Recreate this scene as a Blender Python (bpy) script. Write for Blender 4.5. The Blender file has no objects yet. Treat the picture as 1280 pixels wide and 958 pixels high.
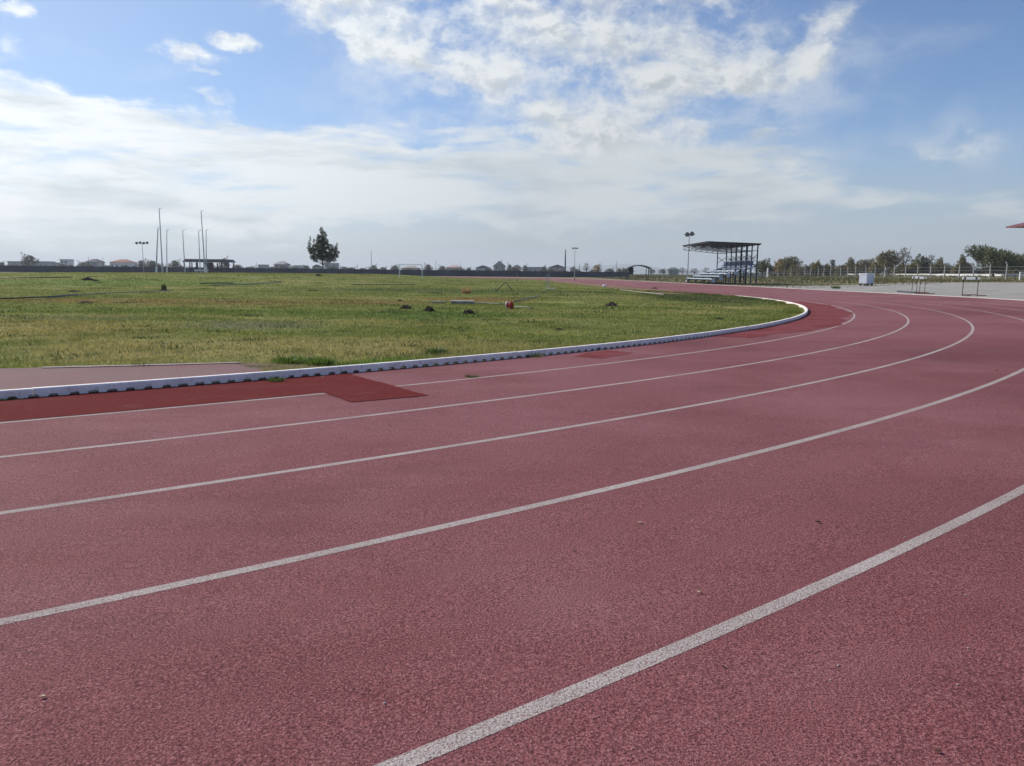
import bpy, math, random
import numpy as np
from mathutils import Vector, Matrix

rnd = random.Random(7)
rng = np.random.default_rng(11)
scene = bpy.context.scene
COL = scene.collection
PI = math.pi

# ------------------------------------------------------------------ camera / survey
W, H = 1280, 958
F, PITCH, ROLL, EYE = 963.0, .1419, .0105, 1.0515
CX, CY, AX = -25.43, 35.70, math.radians(3.5)      # bend centre, direction of the straights
R0, ROUT, SLOPE, STRAIGHT = 36.5, 46.5, .015, 84.39
UX, UY = -math.sin(AX), math.cos(AX)
NX, NY = math.cos(AX), math.sin(AX)


def ray(px, py):
    x, y = (px - W / 2) / F, -(py - H / 2) / F
    c, s = math.cos(ROLL), math.sin(ROLL)
    x, y = c * x - s * y, s * x + c * y
    return Vector((x, math.cos(PITCH) + y * math.sin(PITCH), -math.sin(PITCH) + y * math.cos(PITCH)))


def smooth(a, b, x):
    t = np.clip((x - a) / (b - a), 0, 1)
    return t * t * (3 - 2 * t)


def rr(x, y):
    qx, qy = np.asarray(x) - CX, np.asarray(y) - CY
    u = UX * qx + UY * qy
    n = NX * qx + NY * qy
    return np.hypot(u - np.clip(u, 0, STRAIGHT), n)


def gz(x, y):
    """height of the ground: crowned infield, banked track, rising verge on the right"""
    x, y = np.asarray(x, float), np.asarray(y, float)
    r = rr(x, y)
    z = SLOPE * np.clip(r - R0, 0, 10.0)
    z = z + .62 * smooth(38, 82, y) * smooth(0, -26, x) * smooth(35.5, 19, r)
    rise = smooth(8, 45, x) * .5 * smooth(47, 84, r)
    fall = smooth(-5, -60, x) * .1 * smooth(47, 90, r)
    return z + rise - fall + .6 * smooth(74, 92, x) * smooth(60, 110, y)


def G(x, y):
    return float(gz(x, y))


def at(px, py):
    d = ray(px, py)
    lo, hi = .5, 400.
    for _ in range(50):
        m = (lo + hi) / 2
        if EYE + d.z * m > G(d.x * m, d.y * m):
            lo = m
        else:
            hi = m
    return Vector((d.x * lo, d.y * lo, EYE + d.z * lo))


def P(px, D, py=345):
    d = ray(px, py)
    x, y = d.x / d.y * D, D
    return Vector((x, y, G(x, y)))


def hz(px, py, D):
    d = ray(px, py)
    return EYE + d.z / d.y * D


# ------------------------------------------------------------------ object helpers
def tag(o, label=None, cat=None, group=None, kind=None):
    if label: o['label'] = label
    if cat: o['category'] = cat
    if group: o['group'] = group
    if kind: o['kind'] = kind
    return o


def empty(name, loc, rz=0, label=None, cat=None, group=None):
    o = bpy.data.objects.new(name, None)
    o.empty_display_size = .2
    COL.objects.link(o)
    o.location = loc
    o.rotation_euler = (0, 0, rz)
    return tag(o, label, cat, group)


def copy_tree(o, parent=None):
    c = o.copy()
    COL.objects.link(c)
    if parent is not None:
        c.parent = parent
    for ch in list(o.children):
        copy_tree(ch, c)
    return c


class MB:
    def __init__(self):
        self.v, self.f = [], []

    def add(self, vs, fs):
        n = len(self.v)
        self.v += [tuple(p) for p in vs]
        self.f += [tuple(i + n for i in f) for f in fs]
        return self

    def box(self, c, s, rz=0, ry=0, rx=0, taper=1.0):
        M = Matrix.Translation(c) @ Matrix.Rotation(rz, 4, 'Z') @ Matrix.Rotation(ry, 4, 'Y') @ Matrix.Rotation(rx, 4, 'X')
        vs = []
        for k in (-1, 1):
            t = taper if k > 0 else 1
            for i, j in ((-1, -1), (1, -1), (1, 1), (-1, 1)):
                vs.append(M @ Vector((i * s[0] / 2 * t, j * s[1] / 2 * t, k * s[2] / 2)))
        return self.add(vs, [(3, 2, 1, 0), (4, 5, 6, 7), (0, 1, 5, 4), (1, 2, 6, 5), (2, 3, 7, 6), (3, 0, 4, 7)])

    def tube(self, pts, r, n=8, cap=True):
        pts = [Vector(p) for p in pts]
        rs = r if isinstance(r, (list, tuple)) else [r] * len(pts)
        vs, fs = [], []
        for i, p in enumerate(pts):
            a = pts[max(i - 1, 0)]
            b = pts[min(i + 1, len(pts) - 1)]
            t = (b - a).normalized()
            up = Vector((0, 0, 1)) if abs(t.z) < .9 else Vector((1, 0, 0))
            e1 = t.cross(up).normalized()
            e2 = t.cross(e1)
            for k in range(n):
                q = 2 * PI * k / n
                vs.append(p + (e1 * math.cos(q) + e2 * math.sin(q)) * rs[i])
        for i in range(len(pts) - 1):
            for k in range(n):
                k2 = (k + 1) % n
                fs.append((i * n + k, i * n + k2, (i + 1) * n + k2, (i + 1) * n + k))
        if cap:
            fs.append(tuple(range(n))[::-1])
            fs.append(tuple((len(pts) - 1) * n + k for k in range(n)))
        return self.add(vs, fs)

    def prism(self, poly, y0, y1):
        """poly in x,z extruded along y"""
        n = len(poly)
        vs = [(x, y0, z) for x, z in poly] + [(x, y1, z) for x, z in poly]
        fs = [tuple(range(n)), tuple(range(2 * n - 1, n - 1, -1))]
        for i in range(n):
            j = (i + 1) % n
            fs.append((j, i, n + i, n + j))
        return self.add(vs, fs)

    def hip(self, w, d, z, h, over=.3, ridge=.3):
        w2, d2 = w / 2 + over, d / 2 + over
        q = w2 * ridge
        vs = [(-w2, -d2, z), (w2, -d2, z), (w2, d2, z), (-w2, d2, z), (-q, 0, z + h), (q, 0, z + h),
              (-w2, -d2, z - .15), (w2, -d2, z - .15), (w2, d2, z - .15), (-w2, d2, z - .15)]
        return self.add(vs, [(0, 1, 5, 4), (2, 3, 4, 5), (1, 2, 5), (3, 0, 4), (6, 7, 1, 0), (7, 8, 2, 1), (8, 9, 3, 2), (9, 6, 0, 3), (9, 8, 7, 6)])

    def build(self, name, mat, parent=None, smooth_=False, bevel=0):
        me = bpy.data.meshes.new(name)
        me.from_pydata(self.v, [], self.f)
        me.update()
        if smooth_:
            me.polygons.foreach_set('use_smooth', [True] * len(me.polygons))
        if mat: me.materials.append(mat)
        o = bpy.data.objects.new(name, me)
        COL.objects.link(o)
        if parent is not None: o.parent = parent
        if bevel:
            b = o.modifiers.new('bevel', 'BEVEL')
            b.width = bevel
            b.segments = 2
        return o


def tri_mesh(name, verts, mat, attr=None):
    """verts (n,3,3) separate triangles"""
    n = len(verts)
    me = bpy.data.meshes.new(name)
    me.vertices.add(n * 3)
    me.vertices.foreach_set('co', verts.astype(np.float32).ravel())
    me.loops.add(n * 3)
    me.loops.foreach_set('vertex_index', np.arange(n * 3, dtype=np.int32))
    me.polygons.add(n)
    me.polygons.foreach_set('loop_start', np.arange(0, n * 3, 3, dtype=np.int32))
    me.polygons.foreach_set('loop_total', np.full(n, 3, dtype=np.int32))
    if attr is not None:
        a = me.attributes.new('tone', 'FLOAT', 'POINT')
        a.data.foreach_set('value', np.repeat(attr, 3).astype(np.float32))
    me.update(calc_edges=True)
    me.materials.append(mat)
    o = bpy.data.objects.new(name, me)
    COL.objects.link(o)
    return o


# ------------------------------------------------------------------ materials
class NT:
    def __init__(self, tree):
        self.t = tree

    def n(self, typ, **kw):
        nd = self.t.nodes.new(typ)
        for k, v in kw.items():
            if k == 'inp':
                for a, b in v.items():
                    if isinstance(b, bpy.types.NodeSocket):
                        self.t.links.new(b, nd.inputs[a])
                    else:
                        nd.inputs[a].default_value = b
            else:
                setattr(nd, k, v)
        return nd

    def link(self, a, b):
        self.t.links.new(a, b)

    def math(self, op, a, b=0.0, c=0.0, clamp=False):
        nd = self.n('ShaderNodeMath', operation=op, inp={0: a, 1: b, 2: c})
        nd.use_clamp = clamp
        return nd.outputs[0]

    def vmath(self, op, a, b=(0, 0, 0)):
        nd = self.n('ShaderNodeVectorMath', operation=op, inp={0: a, 1: b})
        return nd.outputs['Value'] if op in ('LENGTH', 'DOT_PRODUCT') else nd.outputs[0]

    def noise(self, vec, scale, detail=4, rough=.55, dist=0.0):
        return self.n('ShaderNodeTexNoise', inp={'Vector': vec, 'Scale': scale, 'Detail': detail, 'Roughness': rough, 'Distortion': dist}).outputs['Fac']

    def ramp(self, fac, lo, hi, a=0.0, b=1.0, kind='SMOOTHSTEP'):
        return self.n('ShaderNodeMapRange', interpolation_type=kind, inp={0: fac, 1: lo, 2: hi, 3: a, 4: b}).outputs[0]

    def mix(self, fac, a, b, blend='MIX'):
        nd = self.n('ShaderNodeMix', data_type='RGBA', blend_type=blend)
        for s, v in ((0, fac), (6, a), (7, b)):
            if isinstance(v, bpy.types.NodeSocket):
                self.link(v, nd.inputs[s])
            else:
                nd.inputs[s].default_value = v if s == 0 else (*v, 1)
        return nd.outputs[2]

    def map(self, vec, scale=(1, 1, 1), loc=(0, 0, 0), rot=0.0, typ='POINT'):
        return self.n('ShaderNodeMapping', vector_type=typ, inp={'Vector': vec, 'Location': loc, 'Rotation': (0, 0, rot), 'Scale': scale}).outputs[0]


def mat(name, base=(.5, .5, .5), rough=.8, metal=0.0, spec=.3, vary=0.0, vscale=3.0, bump=0.0, bscale=40.0, dirt=None, trans=0.0):
    """general procedural material: base colour broken up by two noises, optional dirt and bump"""
    m = bpy.data.materials.new(name)
    m.use_nodes = True
    t = NT(m.node_tree)
    bs = m.node_tree.nodes['Principled BSDF']
    bs.inputs['Roughness'].default_value = rough
    bs.inputs['Metallic'].default_value = metal
    bs.inputs['Specular IOR Level'].default_value = spec
    pos = t.n('ShaderNodeNewGeometry').outputs['Position']
    n1 = t.noise(pos, vscale, 5, .6)
    lo = tuple(c * (1 - vary) for c in base)
    hi = tuple(min(1, c * (1 + vary)) for c in base)
    c = t.mix(t.ramp(n1, .3, .7), lo, hi)
    if dirt:
        n2 = t.noise(pos, vscale * 4, 6, .7)
        c = t.mix(t.ramp(n2, .52, .68, 0, dirt[1]), c, dirt[0])
    t.link(c, bs.inputs['Base Color'])
    if bump:
        nb = t.noise(pos, bscale, 4, .6)
        b = t.n('ShaderNodeBump', inp={'Height': nb, 'Strength': bump, 'Distance': .02})
        t.link(b.outputs[0], bs.inputs['Normal'])
    return m


def ellipse(t, vec, c, r, rot, edge=0.0):
    """soft mask 1 inside -> 0 outside of an ellipse in the plane of vec"""
    q = t.map(vec, (r[0], r[1], 1), (c[0], c[1], 0), rot, 'TEXTURE')
    return t.ramp(t.vmath('LENGTH', q), edge, 1.0, 1.0, 0.0)


# colour of the grass as a function of the place (used by the ground and by the blades)
def grass_color(t, pos):
    flat = t.vmath('MULTIPLY', pos, (1, 1, 0))
    warp = t.n('ShaderNodeTexNoise', inp={'Vector': flat, 'Scale': .35, 'Detail': 3.0}).outputs['Color']
    w = t.vmath('MULTIPLY', t.vmath('SUBTRACT', warp, (.5, .5, .5)), (3.4, 2.2, 0))
    fl = t.vmath('ADD', flat, w)
    big = t.noise(t.map(fl, (.09, .22, 1)), 1.0, 4, .6)
    mid = t.noise(t.map(fl, (.5, 1.0, 1), (3, 7, 0)), 1.0, 4, .6)
    fine = t.noise(flat, 4.0, 4, .65)
    green, straw, brown, dark, weed = (.155, .20, .045), (.38, .335, .13), (.29, .185, .07), (.045, .072, .02), (.22, .22, .13)
    c = t.mix(t.ramp(mid, .35, .65), green, (.235, .26, .06))
    c = t.mix(t.ramp(big, .47, .63, 0, .6), c, straw)
    def patch(col, centre, rad, amt, rot=0.0):
        nonlocal c
        e = ellipse(t, fl, centre, rad, rot, .3)
        e = t.math('MULTIPLY', e, t.ramp(mid, .25, .6, .35, 1.0))
        c = t.mix(t.math('MULTIPLY', e, amt, clamp=True), c, col)
    patch(straw, (-3.2, 10.6), (5.0, 2.6), 1.2)
    patch((.33, .29, .10), (-9.5, 13.5), (5, 3.5), 1.1)
    patch(weed, (-5.2, 15.2), (2.2, 1.5), .8)
    patch(weed, (-9.5, 16.5), (2.5, 1.2), .55)
    patch((.15, .20, .035), (-6.5, 19.5), (9, 2.2), 1.2)
    patch((.28, .2, .075), (-11, 26), (11, 3.6), .85)
    patch(brown, (-4.6, 26.5), (2.6, 2.6), .7)
    patch((.125, .19, .035), (-2.0, 19.5), (3.2, 3.4), 1.2)
    patch((.10, .14, .042), (-3, 45), (14, 7), 1.0)
    patch(brown, (-1.5, 31), (3.0, 3.0), 1.0)
    patch((.16, .23, .045), (-28, 52), (16, 9), 1.1)
    patch((.22, .25, .075), (3, 16), (4, 3), .7)
    patch((.13, .23, .03), (-1.75, 9.3), (.7, .55), 1.6)
    patch(dark, (8.6, 36), (3.5, 10), 1.0)
    patch(straw, (5.0, 22), (2.0, 2.0), .7)
    clump = t.noise(flat, 1.3, 5, .7)
    c = t.mix(t.ramp(clump, .53, .66, 0, .55), c, (.075, .115, .028))
    c = t.mix(t.ramp(fine, .54, .70, 0, .7), c, (.40, .34, .14))
    c = t.mix(t.ramp(fine, .45, .30, 0, .85), c, dark)
    return c


def make_grass_mats():
    g = bpy.data.materials.new('grass_blades')
    g.use_nodes = True
    t = NT(g.node_tree)
    bs = g.node_tree.nodes['Principled BSDF']
    pos = t.n('ShaderNodeNewGeometry').outputs['Position']
    c = grass_color(t, pos)
    tone = t.n('ShaderNodeAttribute', attribute_name='tone').outputs['Fac']
    c = t.mix(1.0, c, t.n('ShaderNodeCombineColor', inp={0: t.ramp(tone, 0, 1, .62, 1.5, 'LINEAR'), 1: t.ramp(tone, 0, 1, .7, 1.35, 'LINEAR'), 2: t.ramp(tone, 0, 1, .7, 1.3, 'LINEAR')}).outputs[0], 'MULTIPLY')
    t.link(c, bs.inputs['Base Color'])
    bs.inputs['Roughness'].default_value = .6
    bs.inputs['Specular IOR Level'].default_value = .25
    tr = t.n('ShaderNodeBsdfTranslucent', inp={'Color': c})
    mx = t.n('ShaderNodeMixShader', inp={0: .4})
    t.link(bs.outputs[0], mx.inputs[1])
    t.link(tr.outputs[0], mx.inputs[2])
    t.link(mx.outputs[0], g.node_tree.nodes['Material Output'].inputs['Surface'])

    s = bpy.data.materials.new('infield_soil_and_turf')
    s.use_nodes = True
    t = NT(s.node_tree)
    bs = s.node_tree.nodes['Principled BSDF']
    pos = t.n('ShaderNodeNewGeometry').outputs['Position']
    c = grass_color(t, pos)
    speck = t.noise(pos, 22, 5, .7)
    c = t.mix(t.ramp(speck, .5, .68, 0, .55), c, (.16, .12, .075))
    c = t.mix(1.0, c, (.92, .92, .92), 'MULTIPLY')
    t.link(c, bs.inputs['Base Color'])
    bs.inputs['Roughness'].default_value = .95
    bs.inputs['Specular IOR Level'].default_value = .1
    b = t.n('ShaderNodeBump', inp={'Height': speck, 'Strength': .6, 'Distance': .05})
    t.link(b.outputs[0], bs.inputs['Normal'])
    return g, s


def rubber(name, kind):
    """granulated rubber: 'track' worn pink-red, 'patch' newer dark red, 'line' worn white paint over the granules"""
    m = bpy.data.materials.new(name)
    m.use_nodes = True
    t = NT(m.node_tree)
    bs = m.node_tree.nodes['Principled BSDF']
    pos = t.n('ShaderNodeNewGeometry').outputs['Position']
    vor = t.n('ShaderNodeTexVoronoi', feature='F1', inp={'Vector': pos, 'Scale': 230.0})
    cell = t.n('ShaderNodeSeparateColor', inp={0: vor.outputs['Color']}).outputs[0]
    grain = t.noise(pos, 165, 2, .8)
    grain2 = t.noise(pos, 48, 3, .65)
    blot = t.noise(pos, .55, 6, .62, .4)
    blot2 = t.noise(t.map(pos, (.5, 1.4, 1)), 1.6, 5, .65)
    streak = t.noise(t.map(pos, (.28, 1.6, 1), (0, 0, 0), .35), .8, 5, .6)
    if kind.startswith('patch'):
        c = t.mix(cell, (.135, .022, .022), (.22, .045, .042))
        c = t.mix(t.ramp(blot2, .45, .62, 0, .5), c, (.19, .055, .05))
        c = t.mix(t.ramp(grain2, .5, .3, 0, .5), c, (.07, .012, .013))
        c = t.mix(t.ramp(t.noise(pos, 3.0, 6, .75), .56, .68, 0, .55), c, (.2, .075, .07))
        if kind == 'patchworn':
            c = t.mix(t.ramp(t.noise(pos, 1.3, 6, .7), .38, .58, .35, 1.0), c, t.mix(cell, (.19, .05, .056), (.3, .10, .108)))
        c = t.mix(t.ramp(grain, .52, .34, 0, .6), c, (.03, .007, .008))
    else:
        c = t.mix(cell, (.137, .036, .040), (.300, .100, .104))
        c = t.mix(t.ramp(blot, .44, .70, 0, .65), c, (.30, .125, .135))
        c = t.mix(t.ramp(blot, .50, .30, 0, .55), c, (.15, .040, .043))
        c = t.mix(t.ramp(streak, .52, .72, 0, .45), c, (.28, .12, .13))
        c = t.mix(t.ramp(blot2, .48, .3, 0, .4), c, (.145, .042, .046))
        wide = t.noise(pos, .16, 4, .6, .3)
        c = t.mix(t.ramp(wide, .42, .62, 0, .45), c, (.30, .125, .135))
        c = t.mix(t.ramp(wide, .46, .34, 0, .45), c, (.125, .036, .042))
        if kind == 'apron':
            c = t.mix(t.ramp(blot2, .3, .6, .35, .75), c, (.19, .12, .11))
        if kind == 'line':
            pl = t.mix(t.ramp(blot2, .3, .7), (.37, .315, .295), (.48, .425, .40))
            worn = t.math('ADD', t.ramp(grain, .47, .35, 0, .6), t.ramp(grain2, .44, .32, 0, .5), clamp=True)
            worn = t.math('ADD', worn, t.ramp(blot, .5, .72, 0, .38), clamp=True)
            c = t.mix(worn, pl, c)
        c = t.mix(t.ramp(grain, .50, .35, 0, .82 if kind == 'track' else .55), c, (.045, .016, .02) if kind == 'track' else (.15, .10, .095))
        c = t.mix(t.ramp(grain, .54, .66, 0, .7), c, (.43, .22, .22) if kind == 'track' else (.6, .54, .5))
    t.link(c, bs.inputs['Base Color'])
    bs.inputs['Roughness'].default_value = .85 if not kind.startswith('patch') else .95
    bs.inputs['Specular IOR Level'].default_value = .16 if not kind.startswith('patch') else .03
    hgt = t.math('ADD', t.math('MULTIPLY', grain, 1.0), t.math('MULTIPLY', grain2, .6))
    b = t.n('ShaderNodeBump', inp={'Height': hgt, 'Strength': .8, 'Distance': .006})
    t.link(b.outputs[0], bs.inputs['Normal'])
    return m


M_GRASS, M_SOIL = make_grass_mats()
M_APRON = rubber('dusty_old_rubber', 'apron')
M_PATCHW = rubber('worn_new_rubber', 'patchworn')
M_TRACK, M_PATCH, M_LINE = rubber('worn_track_rubber', 'track'), rubber('new_track_rubber', 'patch'), rubber('worn_white_line_paint', 'line')
M_FIELD = mat('dry_field', (.19, .165, .085), .95, vary=.35, vscale=.15, bump=.5, bscale=6, dirt=((.11, .12, .045), .7), spec=.1)
M_GRAVEL = mat('grey_gravel', (.33, .315, .29), .95, vary=.18, vscale=.6, bump=.8, bscale=25, dirt=((.22, .2, .17), .5), spec=.1)
M_BARE = mat('bare_brown_soil', (.2, .14, .115), 1, vary=.3, vscale=4, bump=.8, bscale=40, dirt=((.1, .075, .055), .6), spec=.05)
M_RAIL = mat('white_kerb_plastic', (.95, .84, .79), .6, vary=.10, vscale=5, dirt=((.40, .34, .31), .6))
M_CONC = mat('pale_concrete', (.5, .47, .43), .9, vary=.15, vscale=2, bump=.3, bscale=30, dirt=((.28, .25, .22), .5))
M_WALL = mat('dark_panel_wall', (.085, .085, .105), .85, vary=.3, vscale=.3, dirt=((.05, .05, .06), .6))
M_STEEL = mat('galvanised_steel', (.42, .43, .45), .45, .6, vary=.1)
M_DARKSTEEL = mat('dark_painted_steel', (.055, .058, .07), .5, .2, vary=.2)
M_WHITE = mat('white_paint', (.78, .78, .77), .5, vary=.05, vscale=6, dirt=((.5, .47, .42), .4))
M_BRIGHT = mat('bright_white_paint', (.9, .9, .9), .4, vary=.03)
M_BROWNSTEEL = mat('rusty_red_steel', (.085, .04, .036), .7, .2, vary=.3, vscale=8)
M_SEAT = mat('pale_blue_seat_plastic', (.36, .45, .55), .45, vary=.08, vscale=3)
M_SEATBLUE = mat('blue_seat_plastic', (.045, .11, .24), .45, vary=.15, vscale=3)
M_MIDSTEEL = mat('grey_painted_steel', (.16, .17, .19), .5, .2, vary=.2)
M_STANDROOF = mat('stand_roof_sheet', (.035, .037, .045), .7, vary=.3, spec=.1)
M_REDROOF = mat('red_sheet_roof', (.17, .07, .075), .6, vary=.2, vscale=2, bump=.2)
M_EARTH = mat('dark_earth', (.085, .062, .052), 1.0, vary=.5, vscale=14, bump=1.0, bscale=45, spec=.05)
M_BLACKPIPE = mat('black_pipe', (.03, .03, .032), .5)
M_PALEPIPE = mat('dusty_pipe', (.3, .27, .23), .9, vary=.3, vscale=5)
M_GREYPIPE = mat('grey_pipe', (.17, .18, .17), .5, vary=.1)
M_RED = mat('red_plastic', (.5, .05, .035), .45, vary=.1)
M_WHITEPOST = mat('weathered_concrete_post', (.36, .345, .32), .9, vary=.15, vscale=3, dirt=((.3, .28, .26), .5))
M_BARK = mat('bark', (.10, .085, .07), .95, vary=.3, vscale=6, bump=.6, bscale=20)
M_TRAILER = mat('grey_white_box_paint', (.6, .62, .68), .5, vary=.05, dirt=((.4, .38, .36), .3))
M_TYRE = mat('black_rubber', (.03, .03, .03), .9)
M_LAMP = mat('lamp_glass_grey', (.2, .21, .22), .2, spec=.6)
M_GLASS = mat('dark_window_glass', (.035, .04, .05), .15, spec=.6)
M_HILL = mat('distant_hill', (.12, .13, .12), 1, vary=.2, vscale=.003)
M_DRYLEAF = mat('dry_leaf', (.085, .05, .03), .8, vary=.3, vscale=60)
M_PALELEAF = mat('pale_dry_leaf', (.5, .42, .27), .8, vary=.2, vscale=60)
M_STONE = mat('small_stone', (.45, .43, .4), .9, vary=.2, vscale=80)
M_WEED = mat('weed_leaf', (.09, .14, .03), .6, vary=.35, vscale=9)
M_DRYBUSH = mat('dry_orange_bush', (.36, .19, .085), .9, vary=.3, vscale=5)


def leaf_mat(name, base, alt, t_=.3):
    m = bpy.data.materials.new(name)
    m.use_nodes = True
    t = NT(m.node_tree)
    bs = m.node_tree.nodes['Principled BSDF']
    pos = t.n('ShaderNodeNewGeometry').outputs['Position']
    tone = t.n('ShaderNodeAttribute', attribute_name='tone').outputs['Fac']
    n = t.noise(pos, .8, 4, .6)
    c = t.mix(t.ramp(n, .35, .65), base, alt)
    k = t.ramp(tone, 0, 1, .55, 1.45, 'LINEAR')
    c = t.mix(1.0, c, t.n('ShaderNodeCombineColor', inp={0: k, 1: k, 2: k}).outputs[0], 'MULTIPLY')
    t.link(c, bs.inputs['Base Color'])
    bs.inputs['Roughness'].default_value = .55
    bs.inputs['Specular IOR Level'].default_value = .3
    tr = t.n('ShaderNodeBsdfTranslucent', inp={'Color': c})
    mx = t.n('ShaderNodeMixShader', inp={0: t_})
    t.link(bs.outputs[0], mx.inputs[1])
    t.link(tr.outputs[0], mx.inputs[2])
    t.link(mx.outputs[0], m.node_tree.nodes['Material Output'].inputs['Surface'])
    return m


L_DARK = leaf_mat('leaf_dark_green', (.025, .042, .017), (.045, .065, .024))
L_GREEN = leaf_mat('leaf_mid_green', (.085, .105, .036), (.125, .13, .045), .4)
L_OLIVE = leaf_mat('leaf_olive', (.14, .135, .05), (.21, .165, .055), .4)
L_ORANGE = leaf_mat('leaf_autumn_orange', (.27, .17, .05), (.34, .2, .05))
L_BROWN = leaf_mat('leaf_dull_brown', (.10, .075, .045), (.13, .10, .05))
L_FAR = leaf_mat('leaf_far_grey_green', (.075, .082, .06), (.11, .11, .075), .35)

# ------------------------------------------------------------------ ground sheets
def oval_frame(step_near=.5):
    """list of (base_x, base_y, nx, ny) round the oval; point at radius r = base + r*n"""
    L = []
    k = int(180 / step_near)
    for i in range(k + 1):                              # near bend, right -> near -> left
        a = -PI * i / k
        c, s = math.cos(a), math.sin(a)
        L.append((CX, CY, c * NX + s * UX, c * NY + s * UY))
    for i in range(1, 60):                              # left straight
        q = STRAIGHT * i / 60
        L.append((CX + UX * q, CY + UY * q, -NX, -NY))
    bx, by = CX + UX * STRAIGHT, CY + UY * STRAIGHT
    for i in range(61):                                 # far bend
        a = PI - PI * i / 60
        c, s = math.cos(a), math.sin(a)
        L.append((bx, by, c * NX + s * UX, c * NY + s * UY))
    for i in range(1, 42):                              # right straight
        q = STRAIGHT * (1 - i / 42)
        L.append((CX + UX * q, CY + UY * q, NX, NY))
    return L


OV = oval_frame()


def ring_sheet(name, radii, mat_, dz=0.0, frame=None, closed=True, zfun=None, label=None):
    frame = frame or OV
    n = len(frame)
    vs, fs = [], []
    for r in radii:
        for (bx, by, nx, ny) in frame:
            x, y = bx + nx * r, by + ny * r
            vs.append((x, y, (zfun(x, y, r) if zfun else G(x, y)) + dz))
    m = n if closed else n - 1
    for j in range(len(radii) - 1):
        for i in range(m):
            k = (i + 1) % n
            fs.append((j * n + i, j * n + k, (j + 1) * n + k, (j + 1) * n + i))
    b = MB()
    b.v, b.f = vs, fs
    o = b.build(name, mat_, smooth_=True)
    tag(o, label, None, None, 'structure')
    return o


coarse = OV[::4] if len(OV) % 4 else OV[::4]
# terrain outside the track, out to the horizon
out_r = [46.3, 46.8, 48, 50, 53, 57, 61, 66, 72, 78, 86, 100, 130, 180, 260, 400, 700, 1200, 2200, 4000, 7000]
ring_sheet('ground', out_r, M_FIELD, -.012, coarse)
# infield
in_r = [36.62, 36.3] + [35.5 - .75 * i for i in range(47)] + [.01]
ring_sheet('infield_ground', in_r, M_SOIL, -.012, OV)
# track
ring_sheet('running_track', [36.45, 37.7, 39, 41, 43, 45, ROUT], M_TRACK, 0.0, OV, zfun=lambda x, y, r: SLOPE * (r - R0))
for k in range(1, 9):
    rk = R0 + 1.22 * k - .025
    if k == 8: rk = 46.28
    ring_sheet('lane_line', [rk - .025, rk + .025], M_LINE, .0008, OV, zfun=lambda x, y, r: SLOPE * (r - R0))
# white concrete edge of the track
b = ring_sheet('track_edge_kerb', [ROUT, ROUT + .001, ROUT + .16, ROUT + .161], M_CONC, 0, OV,
               zfun=lambda x, y, r: .15 + (.02 if ROUT + .0005 < r < ROUT + .1605 else -.05))


def phi_of(p):
    x, y = p[0] - CX, p[1] - CY
    return math.atan2(UX * x + UY * y, NX * x + NY * y)


def arc_strip(name, a0, a1, r_in, r_out, mat_, dz, jag=0.0, cols=4, step=.004):
    """sheet between radii (numbers or functions of the angle) on the near bend"""
    n = max(2, int(abs(a1 - a0) / step))
    vs, fs = [], []
    for i in range(n + 1):
        a = a0 + (a1 - a0) * i / n
        ri = r_in(a) if callable(r_in) else r_in
        ro = r_out(a) if callable(r_out) else r_out
        for j in range(cols + 1):
            r = ri + (ro - ri) * j / cols
            if j in (0, cols): r += rnd.uniform(-jag, jag)
            c, s = math.cos(a), math.sin(a)
            x, y = CX + r * (c * NX + s * UX), CY + r * (c * NY + s * UY)
            vs.append((x, y, max(0, SLOPE * (r - R0)) + dz))
    for i in range(n):
        for j in range(cols):
            q = i * (cols + 1) + j
            fs.append((q, q + 1, q + cols + 2, q + cols + 1))
    b = MB()
    b.v, b.f = vs, fs
    o = b.build(name, mat_)
    return tag(o, kind='structure')


def poly_patch(name, pix, mat_, dz):
    """flat repair patch whose corners were measured on the ground"""
    pts = [at(*p) for p in pix]
    # refine the edges
    q = []
    for i, p in enumerate(pts):
        nx = pts[(i + 1) % len(pts)]
        for k in range(16):
            w = p.lerp(nx, k / 16)
            j = .012 if k else 0
            q.append((w.x + rnd.uniform(-j, j), w.y + rnd.uniform(-j, j)))
    vs = [(x, y, SLOPE * (float(rr(x, y)) - R0) + dz) for x, y in q]
    b = MB()
    b.add(vs, [tuple(range(len(vs)))])
    o = b.build(name, mat_)
    return tag(o, kind='structure')


aL = phi_of(at(0, 510)) - .5
poly_main = at(432, 480)
arc_strip('track_repair_patch', aL, phi_of(at(430, 478)), 36.46, 37.66, M_PATCH, .003, .014)
poly_patch('track_repair_patch', [(395, 488), (440, 503.5), (536, 495), (494, 483.5), (437, 468), (405, 470)], M_PATCH, .0045)
poly_patch('track_repair_patch', [(718, 446), (752, 448.5), (793, 441.5), (762, 438.5), (735, 441)], M_PATCHW, .003)
arc_strip('track_repair_patch', phi_of(at(900, 421)), phi_of(at(1000, 377.5)),
          36.46, lambda a: 37.15 + .42 * smooth(phi_of(at(905, 421)), phi_of(at(960, 412)), a) + .10 * math.sin(a * 40) + .06 * math.sin(a * 113), M_PATCHW, .003, .03)
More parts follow.
